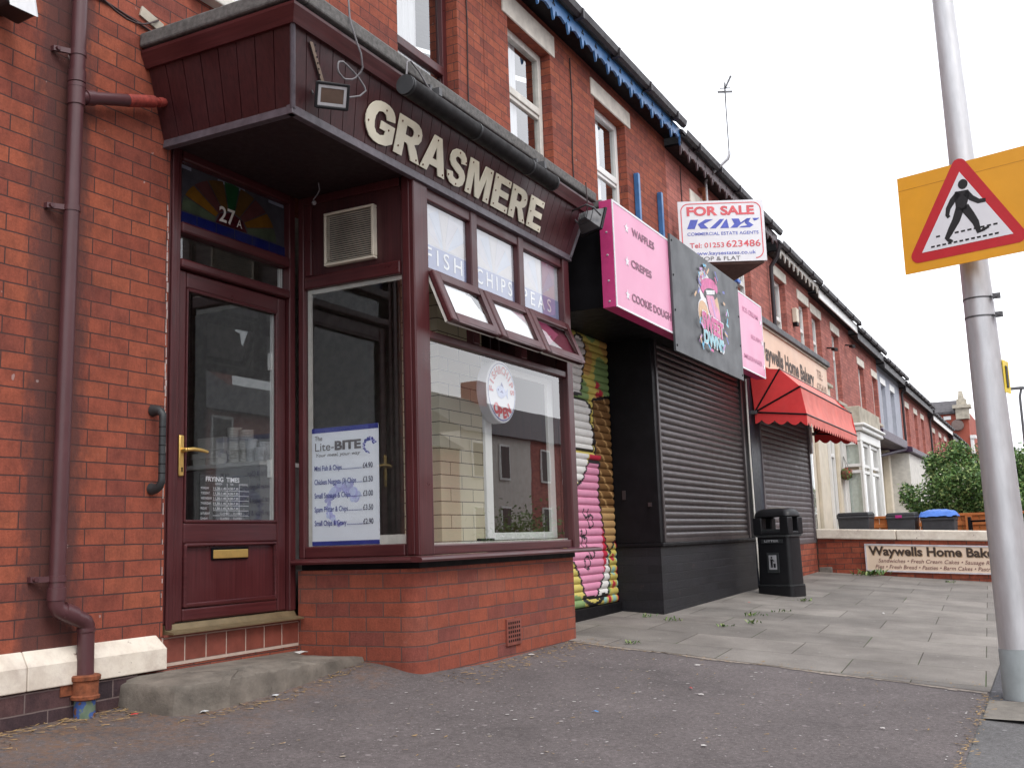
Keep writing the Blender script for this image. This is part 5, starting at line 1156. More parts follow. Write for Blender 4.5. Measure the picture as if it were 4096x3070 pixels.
b = MB(); b.box(15.45, 18.60, -.75, -.01, 2.70, 2.79); b.box(15.45, 18.62, -.70, -.01, 2.625, 2.699); b.build('cornice', M['stone'], HC, bevel=.015)
b = MB(); b.box(16.1, 18.3, -.62, -.01, 2.792, 3.10); b.build('parapet', M['cream'], HC, bevel=.01)
b = MB(); b.box(16.05, 18.35, -.67, -.01, 3.102, 3.16); b.build('parapet_coping', M['stone'], HC, bevel=.01)
b = MB(); b.box(15.2, 15.65, -1.02, -.83, .0, .185); tag(b.build('doorstep', M['concrete'], bevel=.015), 'small grey stone step at the right end of the bakery front', 'step')
BS = thing('bakery_sign', 'peach bakery sign board under a dark capping above the red awning', 'sign', (12.0, -.9, 2.67))
yB = -.95
b = MB(); b.box(12.0, 16.28, yB, -.60, 2.66, 3.135); b.build('board', M['peach'], BS)
b = MB(); b.box(11.99, 16.30, yB-.02, -.60, 3.137, 3.165); b.build('edge_trim', M['stone'], BS); b = MB(); b.box(11.97, 16.34, yB-.05, -.01, 3.167, 3.25); b.build('capping', M['gutter'], BS, bevel=.01)
b = MB(); text(b, 'Waywells Home Bakery', (12.06, yB, 2.755), (1, 0, 0), (0, 0, 1), .205, 3.19, bold=.035); b.build('lettering', M['ltext'], BS)
b = MB(); text(b, 'TEL:', (15.50, yB, 2.91), (1, 0, 0), (0, 0, 1), .13, .42, bold=.01); text(b, '625410', (15.44, yB, 2.715), (1, 0, 0), (0, 0, 1), .13, .70, bold=.01); b.build('phone_number', plain('faded_brown', (.30, .18, .13), .6, bmp=0), BS)
# Dutch awning
AW = thing('shop_awning', 'red scalloped Dutch awning over the bakery shutter', 'awning', (13.7, -.85, 2.05))
ax0, ax1, pv = 12.05, 15.40, Vector((0, -.865, 2.085)); angs = [(96, .54), (56, .575), (25, .60), (-7, .60)]
def rib(a, r): return pv+Vector((0, -math.cos(R(a))*r, math.sin(R(a))*r))
rb = [rib(a, r) for a, r in angs]
b = MB(); NXA = 1
for i in range(3):
    for s in range(4):
        p, q = rb[i].lerp(rb[i+1], s/4), rb[i].lerp(rb[i+1], (s+1)/4)
        def bulge(v, f): return v+ (v-pv).normalized()*(.018*math.sin(math.pi*f)*-1)
        p, q = bulge(p, s/4), bulge(q, (s+1)/4); b.poly([(ax0, p.y, p.z), (ax1, p.y, p.z), (ax1, q.y, q.z), (ax0, q.y, q.z)])
b.build('canvas', M['awning_front'], AW, smooth=30)
for xx in (ax0, ax1):
    b = MB()
    for i in range(3): b.poly([(xx, pv.y, pv.z), (xx, rb[i].y, rb[i].z), (xx, rb[i+1].y, rb[i+1].z)])
    b.poly([(xx, pv.y, pv.z), (xx, pv.y+.03, 2.62), (xx, rb[0].y, rb[0].z)])
    b.build('side_panel', M['awning'], AW)
    b = MB()
    for q in rb[1:]: b.tube([(xx, pv.y, pv.z), (xx, q.y, q.z)], .011, 6)
    b.each('hoop', M['black'], AW)
b = MB()
for q in rb[1:]: b.tube([(ax0, q.y, q.z), (ax1, q.y, q.z)], .010, 6)
b.build('hoop_bar', M['purplebrown'], AW)
b = MB()
def valance(p, q, n):
    p, q = Vector(p), Vector(q)
    for i in range(n*6):
        def pt(k): f = k/(n*6); ph = (k % 6)/6; dpt = .085+.045*abs(math.cos(math.pi*k/6)); return p.lerp(q, f), dpt
        (a, da), (c, dc) = pt(i), pt(i+1); b.poly([a, c, c-Vector((0, 0, dc)), a-Vector((0, 0, da))])
fr = rb[3]; valance((ax0, fr.y, fr.z), (ax1, fr.y, fr.z), 22); b.build('valance', M['awning_front'], AW)
b = MB(); valance((ax0, pv.y, pv.z-.005), (ax0, fr.y, fr.z), 4); b.build('valance', M['awning'], AW)
b = MB(); valance((ax1, pv.y, pv.z-.005), (ax1, fr.y, fr.z), 4); b.build('valance', M['awning'], AW)
b = MB(); b.box(11.98, 12.06, pv.y-.03, pv.y+.03, 2.06, 2.10); b.box(15.39, 15.47, pv.y-.03, pv.y+.03, 2.06, 2.10); b.each('pivot_bracket', M['steel_dark'], AW)
b = MB(); b.tube([(11.80, -.845, 2.45), (11.79, -.845, 1.6), (11.81, -.845, 1.0), (11.79, -.85, .7), (11.78, -.86, .3), (11.74, -.89, .04)], .011, 8); tag(b.build('loose_cable', M['offwhite'], smooth=60), 'loose white cable hanging between the black shop and the bakery', 'cable')
b = MB(); b.hexa([(14.62, -.09, 4.36), (14.80, -.09, 4.36), (14.82, -.004, 4.34), (14.60, -.004, 4.34), (14.60, -.10, 4.62), (14.82, -.10, 4.62), (14.84, -.004, 4.64), (14.58, -.004, 4.64)]); b.cur = 1; b.hexa([(14.63, -.10, 4.30), (14.79, -.10, 4.30), (14.79, -.004, 4.30), (14.63, -.004, 4.30), (14.62, -.10, 4.3595), (14.80, -.10, 4.3595), (14.80, -.004, 4.3595), (14.62, -.004, 4.3595)])
tag(b.build('alarm_box', [M['cream'], M['binblue']], bevel=.01), 'cream alarm box with blue base, partly behind the for sale board', 'alarm', 'alarm boxes on the terrace')
b = MB(); b.box(18.62, 18.80, -.09, -.004, 4.40, 4.66); b.cur = 1; b.box(18.63, 18.79, -.085, -.004, 4.34, 4.399); tag(b.build('alarm_box', [M['cream'], M['black']], bevel=.012), 'cream alarm box with black base between two upstairs windows above the bakery sign', 'alarm', 'alarm boxes on the terrace')
def camera_(x, z, label):
    b = MB(); b.tube([(x, -.004, z), (x, -.12, z-.02)], .018, 8); b.obox((x-.02, -.16, z-.05), (-.8, -.5, -.25), (0, 0, 1), (.5, -.8, 0), .10, .035, .035); tag(b.build('security_camera', M['blackplastic'], bevel=.008), label, 'camera', 'security cameras')
camera_(21.75, 4.40, 'small black security camera between upstairs windows, nearer the bakery'); camera_(24.0, 4.80, 'small black security camera higher up, farther from the bakery')
# further houses of the row
def row_house(label, x0, x1, z, wins, mat, board, kind, zb=-.3, zl=None, gb=None, lm=None, drop=0):
    h = thing('terrace_house', label, 'house', ((x0+x1)/2, 0, gz((x0+x1)/2, 0)), 'further houses of the terrace')
    b = MB(); b.wall(x0+.001, x1-.001, zb, z-.145, 0, .26, [(a, c, d, e) for a, c, d, e, _ in wins]); b.build('wall', mat, h)
    for a, c, d, e, t in wins:
        window(h, a, c, d, e, t, M['white'], M['glass_hi'], blind=.7); lintel(h, a-.1, c+.1, e+.002, e+.18, lm); sill(h, a-.08, c+.08, d-.001)
    eaves(h, x0+.001, x1-.001, z, board, kind, gb); return h
H1 = row_house('brick terrace house with black and white toothed eaves right of the black downpipe', 16.93, 20.25, 5.45, [(17.40, 18.20, 3.45, 5.02, 4.35), (19.27, 20.07, 3.45, 4.95, 4.45)], M['brick_row'], M['offwhite'], 'teeth')
H2 = row_house('brick terrace house with plain white eaves board over the white bay', 20.25, 24.6, 5.40, [(20.41, 21.25, 3.45, 4.90, 4.40), (22.42, 23.22, 3.40, 4.87, 4.36)], M['brick_row'], M['white'], 'plain')
H3 = row_house('brick terrace house with arched white window left of the grey rendered house', 24.6, 28.69, 5.28, [(25.60, 26.42, 3.40, 4.58, 4.18), (27.72, 28.5, 3.40, 4.56, 4.18)], M['brick_row'], M['gutter'], 'plain')
H4 = row_house('grey rendered terrace house with white lintels above the purple bay', 28.69, 33.0, 5.15, [(29.2, 30.0, 3.15, 4.55, 4.1), (31.0, 31.8, 3.15, 4.55, 4.1)], M['greyrender'], M['gutter'], 'plain', lm=M['white'])
H5 = row_house('brick terrace house beyond the grey one, with a downpipe at each side', 33.0, 40.8, 5.0, [(34.2, 35.0, 2.9, 4.4, 3.9), (36.4, 37.2, 2.9, 4.4, 3.9), (38.4, 39.2, 2.9, 4.4, 3.9)], M['brick_row'], M['gutter'], 'plain')
H6 = row_house('brick terrace house with a short white eaves board above the bush', 40.8, 48.6, 4.80, [(42.0, 42.8, 2.8, 4.2, 3.7), (44.4, 45.2, 2.8, 4.2, 3.7), (46.6, 47.4, 2.8, 4.2, 3.7)], M['brick_row'], M['white'], 'plain')
H7 = row_house('farthest brick terrace house, beside the tall gabled end house', 48.6, 56.6, 4.64, [(50, 50.8, 2.7, 4.0, 3.5), (52.4, 53.2, 2.7, 4.0, 3.5), (54.6, 55.4, 2.7, 4.0, 3.5)], M['brick_row'], M['gutter'], 'plain')
def downpipe(x, z0, z1, lb):
    b = MB(); b.tube([(x, -.24, z1+.30), (x, -.18, z1+.10), (x, -.07, z1-.05), (x, -.065, z1-.2), (x, -.065, z0)], .035, 12); tag(b.build('downpipe', M['gutter'], smooth=50), lb, 'drainpipe', 'black downpipes along the terrace')
downpipe(16.95, 2.8, 5.1, 'black downpipe on the brick just right of the for sale board'); downpipe(33.1, -.2, 4.75, 'black downpipe at the right edge of the grey house'); downpipe(40.75, -.3, 4.6, 'farthest black downpipe, above the bush')
# white bay and purple-roofed bay
b = MB(); b.box(18.65, 20.88, -1.0, -.005, .0, .70); b.build('bay_wall', M['cream'], H2)
b = MB(); b.box(18.64, 18.80, -1.012, -.986, .701, 2.199); b.box(20.76, 20.90, -1.01, -.90, .701, 2.199); b.box(18.64, 18.72, -.699, -.005, .701, 2.199); b.box(18.64, 20.90, -1.012, -.005, 2.2, 2.36); b.box(19.66, 19.80, -.995, -.92, .701, 2.199); b.each('bay_post', M['white'], H2, bevel=.01)
for z0, z1 in ((.71, 1.70), (1.76, 2.19)):
    f = MB(); f.box(18.66, 18.70, -.985, -.955, z0, z1); f.box(18.66, 18.70, -.745, -.700, z0, z1); f.box(18.66, 18.70, -.9545, -.7455, z0, z0+.05); f.box(18.66, 18.70, -.9545, -.7455, z1-.05, z1); fo = f.build('side_window', M['white'], H2)
    b = MB(); b.poly([(18.68, -.9545, z0+.05), (18.68, -.7455, z0+.05), (18.68, -.7455, z1-.05), (18.68, -.9545, z1-.05)]); b.build('pane', M['glass_hi'], fo); b = MB(); b.poly([(18.715, -.9545, z0+.05), (18.715, -.7455, z0+.05), (18.715, -.7455, z1-.05), (18.715, -.9545, z1-.05)]); b.build('net_curtain', plain('green_net', (.62, .68, .62), .9, scale=20, var=.12), fo)
    for xa, xb in ((18.81, 19.65), (19.81, 20.75)):
        f = MB().frame(xa, xb, z0, z1, -.97, -.92, .05).build('front_window', M['white'], H2); b = MB(); b.poly([(xa+.05, -.94, z0+.05), (xb-.05, -.94, z0+.05), (xb-.05, -.94, z1-.05), (xa+.05, -.94, z1-.05)]); b.build('pane', M['glass_hi'], f)
b = MB(); b.box(18.58, 20.96, -1.07, -.005, 2.37, 2.45); b.box(18.54, 21.0, -1.11, -.005, 2.4505, 2.50); b.build('bay_cornice', M['white'], H2, bevel=.02)
b = MB(); b.box(18.62, 20.92, -1.03, -.005, 2.501, 2.80); b.build('bay_parapet', M['stone'], H2, bevel=.01)
b = MB(); b.box(21.1, 28.6, -.55, -.005, -.1, 2.4); b.build('ground_floor_wall', M['cream'], H3)
b = MB(); b.hexa([(21.1, -1.06, 2.42), (24.72, -1.06, 2.42), (24.72, -.005, 2.45), (21.1, -.005, 2.45), (21.1, -1.06, 2.60), (24.72, -1.06, 2.60), (24.72, -.005, 2.95), (21.1, -.005, 2.95)]); b.build('porch_roof', M['purple'], H3, bevel=.01)
b = MB(); b.hexa([(24.8, -1.15, 2.36), (28.2, -1.15, 2.36), (28.2, -.005, 2.40), (24.8, -.005, 2.40), (24.8, -1.15, 2.47), (28.2, -1.15, 2.47), (28.2, -.005, 2.85), (24.8, -.005, 2.85)]); b.build('porch_roof', M['purple'], H3, bevel=.01)
b = MB(); b.tube([(24.6, -1.02, 2.41), (21.4, -.56, 2.02)], .035, 8); b.build('brace', M['purple'], H3)
for x in (22.9, 24.3): b = MB(); b.box(x, x+.25, -.70, -.551, -.1, 2.41); b.build('pilaster', M['cream'], H3, bevel=.02)
b = MB(); b.box(24.9, 28.1, -1.05, -.551, -.1, 2.35); b.build('bay_wall', M['offwhite'], H3)
f = MB().frame(21.6, 22.5, .3, 2.1, -.60, -.552, .07).build('door_window', M['white'], H3); b = MB(); b.box(21.67, 22.43, -.575, -.56, .37, 2.03); b.build('pane', M['glass_hi'], f)
for x0, x1, lb_h in ((28.8, 33, H4), (33.5, 40, H5), (41.5, 48, H6), (49, 56, H7)):
    b = MB(); zz = gz((x0+x1)/2, 0); b.box(x0+.4, x0+2.8, -1.0, -.005, zz-.3, zz+2.3); b.build('bay_wall', M['offwhite'], lb_h); b = MB(); b.box(x0+.3, x0+2.9, -1.08, -.005, zz+2.301, zz+2.5); b.build('bay_cornice', M['stone'], lb_h)
HK = thing('hanging_basket', 'round hanging basket with sparse flowers on the white bay', 'basket', (18.5, -.73, 1.63))
b = MB(); b.ball((18.52, -.745, 1.635), .098, 8); b.build('moss_ball', M['terra'], HK, smooth=60)
b = MB(); rg = random.Random(8)
for i in range(150):
    d = Vector((rg.gauss(0, 1), rg.gauss(0, 1), rg.gauss(0, 1))).normalized()*.10+Vector((18.52, -.745, 1.635)); b.cur = rg.choice((0, 0, 1, 2)); a = Vector((rg.gauss(0, 1), rg.gauss(0, 1), rg.gauss(0, 1))).normalized()*.02; c = Vector((rg.gauss(0, 1), rg.gauss(0, 1), rg.gauss(0, 1))).normalized()*.015; b.poly([d-a, d+c, d+a, d-c])
b.build('foliage', [M['leaf2'], M['leaf1'], M['redplastic']], HK, recalc=False)
b = MB()
for a in (0, 2.1, 4.2): b.tube([(18.52+.09*math.cos(a), -.745+.09*math.sin(a), 1.66), (18.53, -.72, 1.92)], .003, 5)
b.tube([(18.53, -.72, 1.92), (18.64, -.70, 1.94)], .006, 6); b.build('chain', M['black'], HK)
# tall end house
EH = thing('gabled_house', 'tall brick end house with slate roof and stone finial closing the row', 'house', (57, .5, -.5))
b = MB(); b.box(57, 66, -.36, 8, -1, 6.40); b.build('wall', plain('far_brick', (.34, .085, .055), .9, var=.12, scale=2), EH)
b = MB(); b.hexa([(56.9, .2, 6.40), (62, .2, 6.40), (62, 8, 6.40), (56.9, 8, 6.40), (58.6, .2, 7.15), (60.4, .2, 7.15), (60.4, 8, 7.15), (58.6, 8, 7.15)]); b.box(56.85, 57, .24, 8, 6.30, 6.42); b.build('roof', M['slate'], EH)
b = MB(); b.box(56.8, 57.6, -.40, .20, 6.0, 6.55); b.box(56.7, 57.7, -.52, .32, 6.55, 6.72); b.box(56.9, 57.5, -.32, .12, 6.72, 7.02); b.hexa([(56.98, -.24, 7.02), (57.42, -.24, 7.02), (57.42, .06, 7.02), (56.98, .06, 7.02), (57.08, -.17, 7.46), (57.32, -.17, 7.46), (57.32, .0, 7.46), (57.08, .0, 7.46)]); b.build('finial', M['stone'], EH)
b = MB(); b.box(56.9, 57.6, -.62, -.361, 5.0, 5.16); b.box(56.95, 57.5, -.50, -.361, 3.2, 4.99); b.build('bay', M['white'], EH)
b = MB(); b.frame(-.02, .02, 0, 0, 0, 0, .01) if False else None; b.box(56.95, 56.999, .45, .80, 6.02, 6.2); b.build('window', M['white'], EH)
b = MB(); b.lathe([(.30, -.02), (.27, .03), (.02, .05)], (56.8, .16, 5.70), 24, (-.98, -.15, .15)); b.tube([(56.9, .16, 5.7), (57.0, .16, 5.5)], .03, 6); tag(b.build('satellite_dish', plain('grey_dish', (.14, .10, .09), .7), smooth=40), 'grey oval satellite dish on the tall end house', 'dish')
b = MB(); b.box(33.2, 33.9, 3.5, 4.5, 7.1, 8.1); b.cur = 1
for x in (33.4, 33.7): b.lathe([(.11, 0), (.09, .35)], (x, 4.0, 8.1), 10)
b.build('chimney', [M['brick_row'], M['terra']], H4)

# ================================================================== street furniture, garden wall, plants
# ---- lamp column with the crossing sign
LC_ = thing('lamp_column', 'tapering galvanised lamp column standing at the pavement edge on the right', 'lamp post', (6.27, -3.648, -.22))
def cxp(z): return Vector((6.27-.0*(z), -3.648+.0153*(z+.22), z))
b = MB(); zs = [.045, .5, 1, 1.5, 2, 2.6, 3.2, 4, 5, 6.5, 8]
b.tube([cxp(z) for z in zs], [.1045-.0122*(z+.22) if z < 4 else .054-.004*(z-4) for z in zs], 40); b.build('column', M['steel'], LC_, smooth=60)
b = MB(); b.tube([cxp(-.4), cxp(.044)], [.1075, .1045], 40); b.build('painted_base', M['postgrey'], LC_, smooth=60)
for z in (1.945, 1.84):
    b = MB(); rr = .1045-.0122*(z+.22); b.lathe([(rr, -.005), (rr+.0025, -.004), (rr+.0025, .004), (rr, .005)], cxp(z), 40); c = cxp(z)
    b.obox(c+Vector((-.045, -(rr+.018), 0)), (1, 0, 0), (0, 1, 0), (0, 0, 1), .014, .02, .014); b.lathe([(.008, 0), (.008, .01)], c+Vector((-.060, -(rr+.018), 0)), 8, (-1, 0, 0)); b.build('strap_clamp', M['steel_dark'], LC_, smooth=40)
b = MB(); b.tube([cxp(7.9), cxp(8.2)+Vector((0, -.3, 0)), cxp(8.25)+Vector((0, -1.0, 0))], .035, 10); b.obox(cxp(8.25)+Vector((0, -1.3, 0)), (0, 1, 0), (1, 0, 0), (0, 0, 1), .35, .12, .05); b.build('lantern', M['steel_dark'], LC_)
CS = thing('crossing_sign', 'yellow backed triangular pedestrian crossing sign on the lamp column', 'road sign', (6.1, -3.6, 2.1))
sl_, sr_ = Vector((6.125, -3.262, 0)), Vector((5.935, -3.935, 0)); sx = (sr_-sl_).normalized(); SW = (sr_-sl_).length; sn = Vector((sx.y, -sx.x, 0)).normalized()
if sn.x > 0: sn = -sn
z0, z1 = 2.108, 2.672
def sp(u, v, d=0): return sl_+sx*u+sn*d+Vector((0, 0, z0+v))
def splate(bb, pts, d, th=.0006): bb.prism([sp(u, v, d) for u, v in pts], sn*th)
b = MB(); b.obox(sp(SW/2, (z1-z0)/2, -.003), sx, sn, (0, 0, 1), SW/2, .003, (z1-z0)/2); b.cur = 1; b.obox(sp(SW/2, .487, .0002), sx, sn, (0, 0, 1), SW/2, .0005, .0012); b.build('backing_plate', [M['amber'], plain('amber_seam', (.5, .22, .02), .5)], CS)
def rtri(pts, r, n=6):
    out = []
    for i in range(3):
        p, a, c = Vector(pts[i]), Vector(pts[i-1]), Vector(pts[(i+1) % 3]); d1, d2 = (a-p).normalized(), (c-p).normalized(); bis = (d1+d2).normalized(); half = d1.angle(d2)/2; ctr = p+bis*(r/math.sin(half)); s1 = ctr-p
        t1, t2 = p+d1*(r/math.tan(half)), p+d2*(r/math.tan(half)); a1, a2 = (t1-ctr), (t2-ctr)
        for k in range(n+1):
            v = a1.lerp(a2, k/n).normalized()*r; out.append(tuple((ctr+v).to_2d()) if len(p) > 2 else tuple(ctr+v))
    return out
cxm = SW/2-.002
b = MB(); tri = [(cxm-.345, .0), (cxm+.345, .0), (cxm, .625)]
splate(b, [(u, v+.052) for u, v in rtri([Vector(t) for t in [(cxm-.335, 0), (cxm+.335, 0), (cxm, .575)]], .04)], .001); b.build('red_triangle', M['red'], CS)
b = MB(); splate(b, [(cxm-.243, .105), (cxm+.243, .105), (cxm, .512)], .002); b.build('white_triangle', M['signwhite'], CS)
b = MB(); k = .00098; ox, oy = cxm-.243, .100
def pxy(x, y):   # drawn from the sign itself, in the sign's own plane
    return (cxm+(x)*.001, .105+(y)*.001)
def limb(pts, wds):
    L1, L2 = [], []
    for i, (x, y) in enumerate(pts):
        a = pts[max(0, i-1)]; c = pts[min(len(pts)-1, i+1)]; dx, dy = c[0]-a[0], c[1]-a[1]; l = math.hypot(dx, dy); nx, ny = -dy/l, dx/l
        wd_ = wds[i]*1.2; L1.append(pxy(x+nx*wd_, y+ny*wd_)); L2.append(pxy(x-nx*wd_, y-ny*wd_))
    splate(b, L1+L2[::-1], .003)
splate(b, [pxy(12+26*math.cos(t), 333+28*math.sin(t)) for t in [2*math.pi*i/24 for i in range(24)]], .003)
limb([(2, 298), (0, 265), (-6, 225), (-8, 190)], [30, 34, 26, 24])
limb([(-14, 205), (-42, 140), (-72, 95), (-100, 50), (-88, 36), (-70, 28)], [20, 18, 15, 11, 9, 5])
limb([(8, 205), (38, 150), (60, 105), (72, 50), (96, 58), (126, 66)], [21, 18, 15, 11, 8, 4])
limb([(-14, 290), (-50, 255), (-78, 215), (-86, 180), (-78, 165)], [14, 14, 11, 9, 8])
limb([(22, 285), (50, 245), (85, 218), (122, 216)], [14, 13, 11, 9])
for i in range(12):
    x = -190+i*31; splate(b, [pxy(x, 16), pxy(x+20, 16), pxy(x+20, 26), pxy(x, 26)], .0028)
for i in range(10):
    x = -158+i*34
    if -128 < x < -90 or 60 < x < 80: continue
    splate(b, [pxy(x, 68), pxy(x+22, 68), pxy(x+22, 78), pxy(x, 78)], .0028)
b.build('walking_figure', M['signblack'], CS)
b = MB(); b.obox(sp(SW/2, .46, -.03), sx, sn, (0, 0, 1), SW/2-.05, .012, .02); b.obox(sp(SW/2, .12, -.03), sx, sn, (0, 0, 1), SW/2-.05, .012, .02); b.each('rail', M['steel_dark'], CS)
b = MB(); c = cxp(1.5); b.obox(c+Vector((.03, -.095, 0)), (.5, -.1, 0), (.1, .5, 0), (0, 0, 1), .06, .0015, .09); b.cur = 1; b.obox(c+Vector((.025, -.0985, 0)), (.5, -.1, 0), (.1, .5, 0), (0, 0, 1), .02, .0015, .06); tag(b.build('column_label', [plain('yellow_label', (.82, .60, .03), .4), M['signblack']]), 'small yellow label with black mark wrapped on the lamp column', 'label')
# ---- litter bin
LB = thing('litter_bin', 'black plastic litter bin standing against the wall between the two shutters', 'bin', (11.3, -1.2, .03))
bx = Vector((11.262, -.955, 0)); f1 = Vector((11.09, -1.385, 0)); ux = (f1-bx).normalized(); W_ = .455; uy = Vector((-ux.y, ux.x, 0))
if uy.x < 0: uy = -uy
D_ = .27; ctr = bx+ux*(W_/2)+uy*(D_/2); zg = .012
def bp(u, v, z): return ctr+ux*u+uy*v+Vector((0, 0, zg+z))
def rrect(hw, hd, r, n=4):
    return [(sx_*(hw-r)+r*math.cos(a), sy_*(hd-r)+r*math.sin(a)) for sx_, sy_, a0 in ((1, 1, 0), (-1, 1, 90), (-1, -1, 180), (1, -1, 270)) for a in [R(a0+90*i/n) for i in range(n+1)]]
def loft(bb, secs):
    n = 0; o = len(bb.v); rings = []
    for hw, hd, r, z in secs: q = rrect(hw, hd, r); n = len(q); rings += [bp(u, v, z) for u, v in q]
    m = len(secs); bb.add(rings, [(j*n+i, j*n+(i+1) % n, (j+1)*n+(i+1) % n, (j+1)*n+i) for j in range(m-1) for i in range(n)]+[tuple(range(n))[::-1], tuple(range((m-1)*n, m*n))])
hw, hd = W_/2, D_/2
b = MB(); loft(b, [(hw, hd, .05, -.05), (hw, hd, .05, .115)]); b.build('plinth', M['blackplastic'], LB, smooth=40)
b = MB(); loft(b, [(hw-.012, hd-.012, .05, .116), (hw-.018, hd-.018, .05, .63)]); b.build('body', M['blackplastic'], LB, smooth=40)
b = MB(); loft(b, [(hw-.002, hd-.002, .05, .118), (hw-.002, hd-.002, .05, .132)]); b.build('band', M['greyplastic'], LB, smooth=40); b = MB(); loft(b, [(hw-.002, hd-.002, .05, .632), (hw-.002, hd-.002, .05, .652)]); b.build('band', M['greyplastic'], LB, smooth=40)
b = MB(); b.cur = 0
for su in (-1, 1):
    for sv in (-1, 1): b.obox(bp(su*(hw-.058), sv*(hd-.045), .745), ux, uy, (0, 0, 1), .057, .044, .0925)
loft(b, [(hw, hd, .055, .838), (hw-.005, hd-.005, .07, .885), (hw-.03, hd-.03, .08, .915), (hw-.07, hd-.065, .06, .930)])
loft(b, [(hw-.002, hd-.002, .05, .653), (hw-.006, hd-.006, .05, .690)])
b.build('hood', M['blackplastic'], LB, smooth=50, bevel=.012)
b = MB(); loft(b, [(hw-.12, hd-.08, .05, .931), (hw-.13, hd-.09, .05, .940)]); b.build('top_plate', M['concrete'], LB)
b = MB(); b.obox(bp(0, -hd+.02, .70), ux, uy, (0, 0, 1), hw-.07, .012, .014); b.obox(bp(0, hd-.02, .70), ux, uy, (0, 0, 1), hw-.07, .012, .014); b.build('slot_lip', M['greyplastic'], LB, bevel=.006)
fr_ = -uy; Xb = ux if ux.cross(Vector((0, 0, 1))).dot(fr_) > 0 else -ux
b = MB(); b.obox(bp(0, -hd+.012, .585), ux, uy, (0, 0, 1), .135, .004, .022); b.obox(bp(0, -hd+.010, .36), ux, uy, (0, 0, 1), .075, .004, .105); b.build('panel_frame', M['greyplastic'], LB, bevel=.003)
b = MB(); text(b, 'LITTER', bp(0, -hd+.0075, .577)-Xb*.09, Xb, (0, 0, 1), .022, .18, bold=.03)
b.obox(bp(0, -hd+.005, .365), ux, uy, (0, 0, 1), .048, .0015, .075); b.build('pictogram_plate', plain('bin_grey_print', (.42, .42, .44), .6), LB)
b = MB()
def bq(pts): b.prism([bp(0, -hd+.0028, .365+v)+Xb*u for u, v in pts], fr_*.001)
bq([(-.012+.011*math.cos(t), .050+.011*math.sin(t)) for t in [6.28*i/14 for i in range(14)]]); bq([(-.028, .034), (.0, .034), (.022, .012), (.016, .006), (.0, .018), (-.002, -.055), (-.013, -.055), (-.014, -.01), (-.017, -.055), (-.028, -.055)]); bq([(.010, -.055), (.034, -.055), (.037, -.012), (.007, -.012)]); b.build('pictogram', M['signblack'], LB)
# ---- garden wall with the second bakery sign
GW = thing('garden_wall', 'low brick garden wall with thick flaking white coping', 'wall', (15.3, -2.2, 0))
def tilt(v): return Vector((v.x, v.y, v.z+.044*(v.y+.83)))
b = MB(); b.box(15.205, 15.42, -3.62, -.835, -.25, .578); b.map(tilt).build('wall', M['brick_garden'], GW)
b = MB(); b.box(15.16, 15.47, -1.9, -.835, .58, .715); b.box(15.16, 15.47, -3.60, -1.906, .58, .715); b.map(tilt).each('coping', M['plinth'], GW, bevel=.015)
b = MB(); b.box(15.16, 15.50, -3.96, -3.62, -.3, .82); b.map(tilt).build('pier', M['cream'], GW, bevel=.01); b = MB(); b.box(15.12, 15.54, -4.0, -3.58, .822, .93); b.map(tilt).build('pier_cap', M['plinth'], GW, bevel=.02)
WS = thing('wall_sign', 'long peach bakery sign in a pale frame on the low garden wall', 'sign', (15.2, -2.4, .14))
b = MB(); b.box(15.182, 15.2035, -3.55, -1.475, .145, .52); b.map(tilt).build('board', M['peach2'], WS)
b = MB()
for q in ((-3.55, -1.475, .145, .165), (-3.55, -1.475, .50, .52), (-1.495, -1.475, .1655, .4995), (-3.55, -3.53, .1655, .4995)): b.box(15.172, 15.1815, *q)
b.map(tilt).build('frame', plain('pale_lilac_frame', (.55, .52, .55), .5), WS)
X, Y = Vector((0, -1, -.044)), Vector((0, 0, 1))
def ws(y, z): return tilt(Vector((15.1805, y, z)))
b = MB(); text(b, 'Waywells Home Bakery', ws(-1.525, .372), X, Y, .118, 1.73, bold=.03); b.build('heading', M['ltext'], WS)
b = MB(); text(b, 'Waywells Home Bakery', ws(-1.533, .362)+Vector((.002, 0, 0)), X, Y, .118, 1.73, bold=.03, lift=.0015); b.build('heading_shadow', plain('tan_ink', (.42, .28, .16), .6, bmp=0), WS)
b = MB(); text(b, 'Sandwiches • Fresh Cream Cakes • Sausage Rolls', ws(-1.645, .272), X, Y, .052, 1.50, bold=.004, shear=.25); text(b, 'Pies • Fresh Bread • Pasties • Barm Cakes • Pastries', ws(-1.60, .190), X, Y, .052, 1.52, bold=.004, shear=.25); b.build('list', plain('plum_ink', (.17, .06, .06), .6, bmp=0), WS)
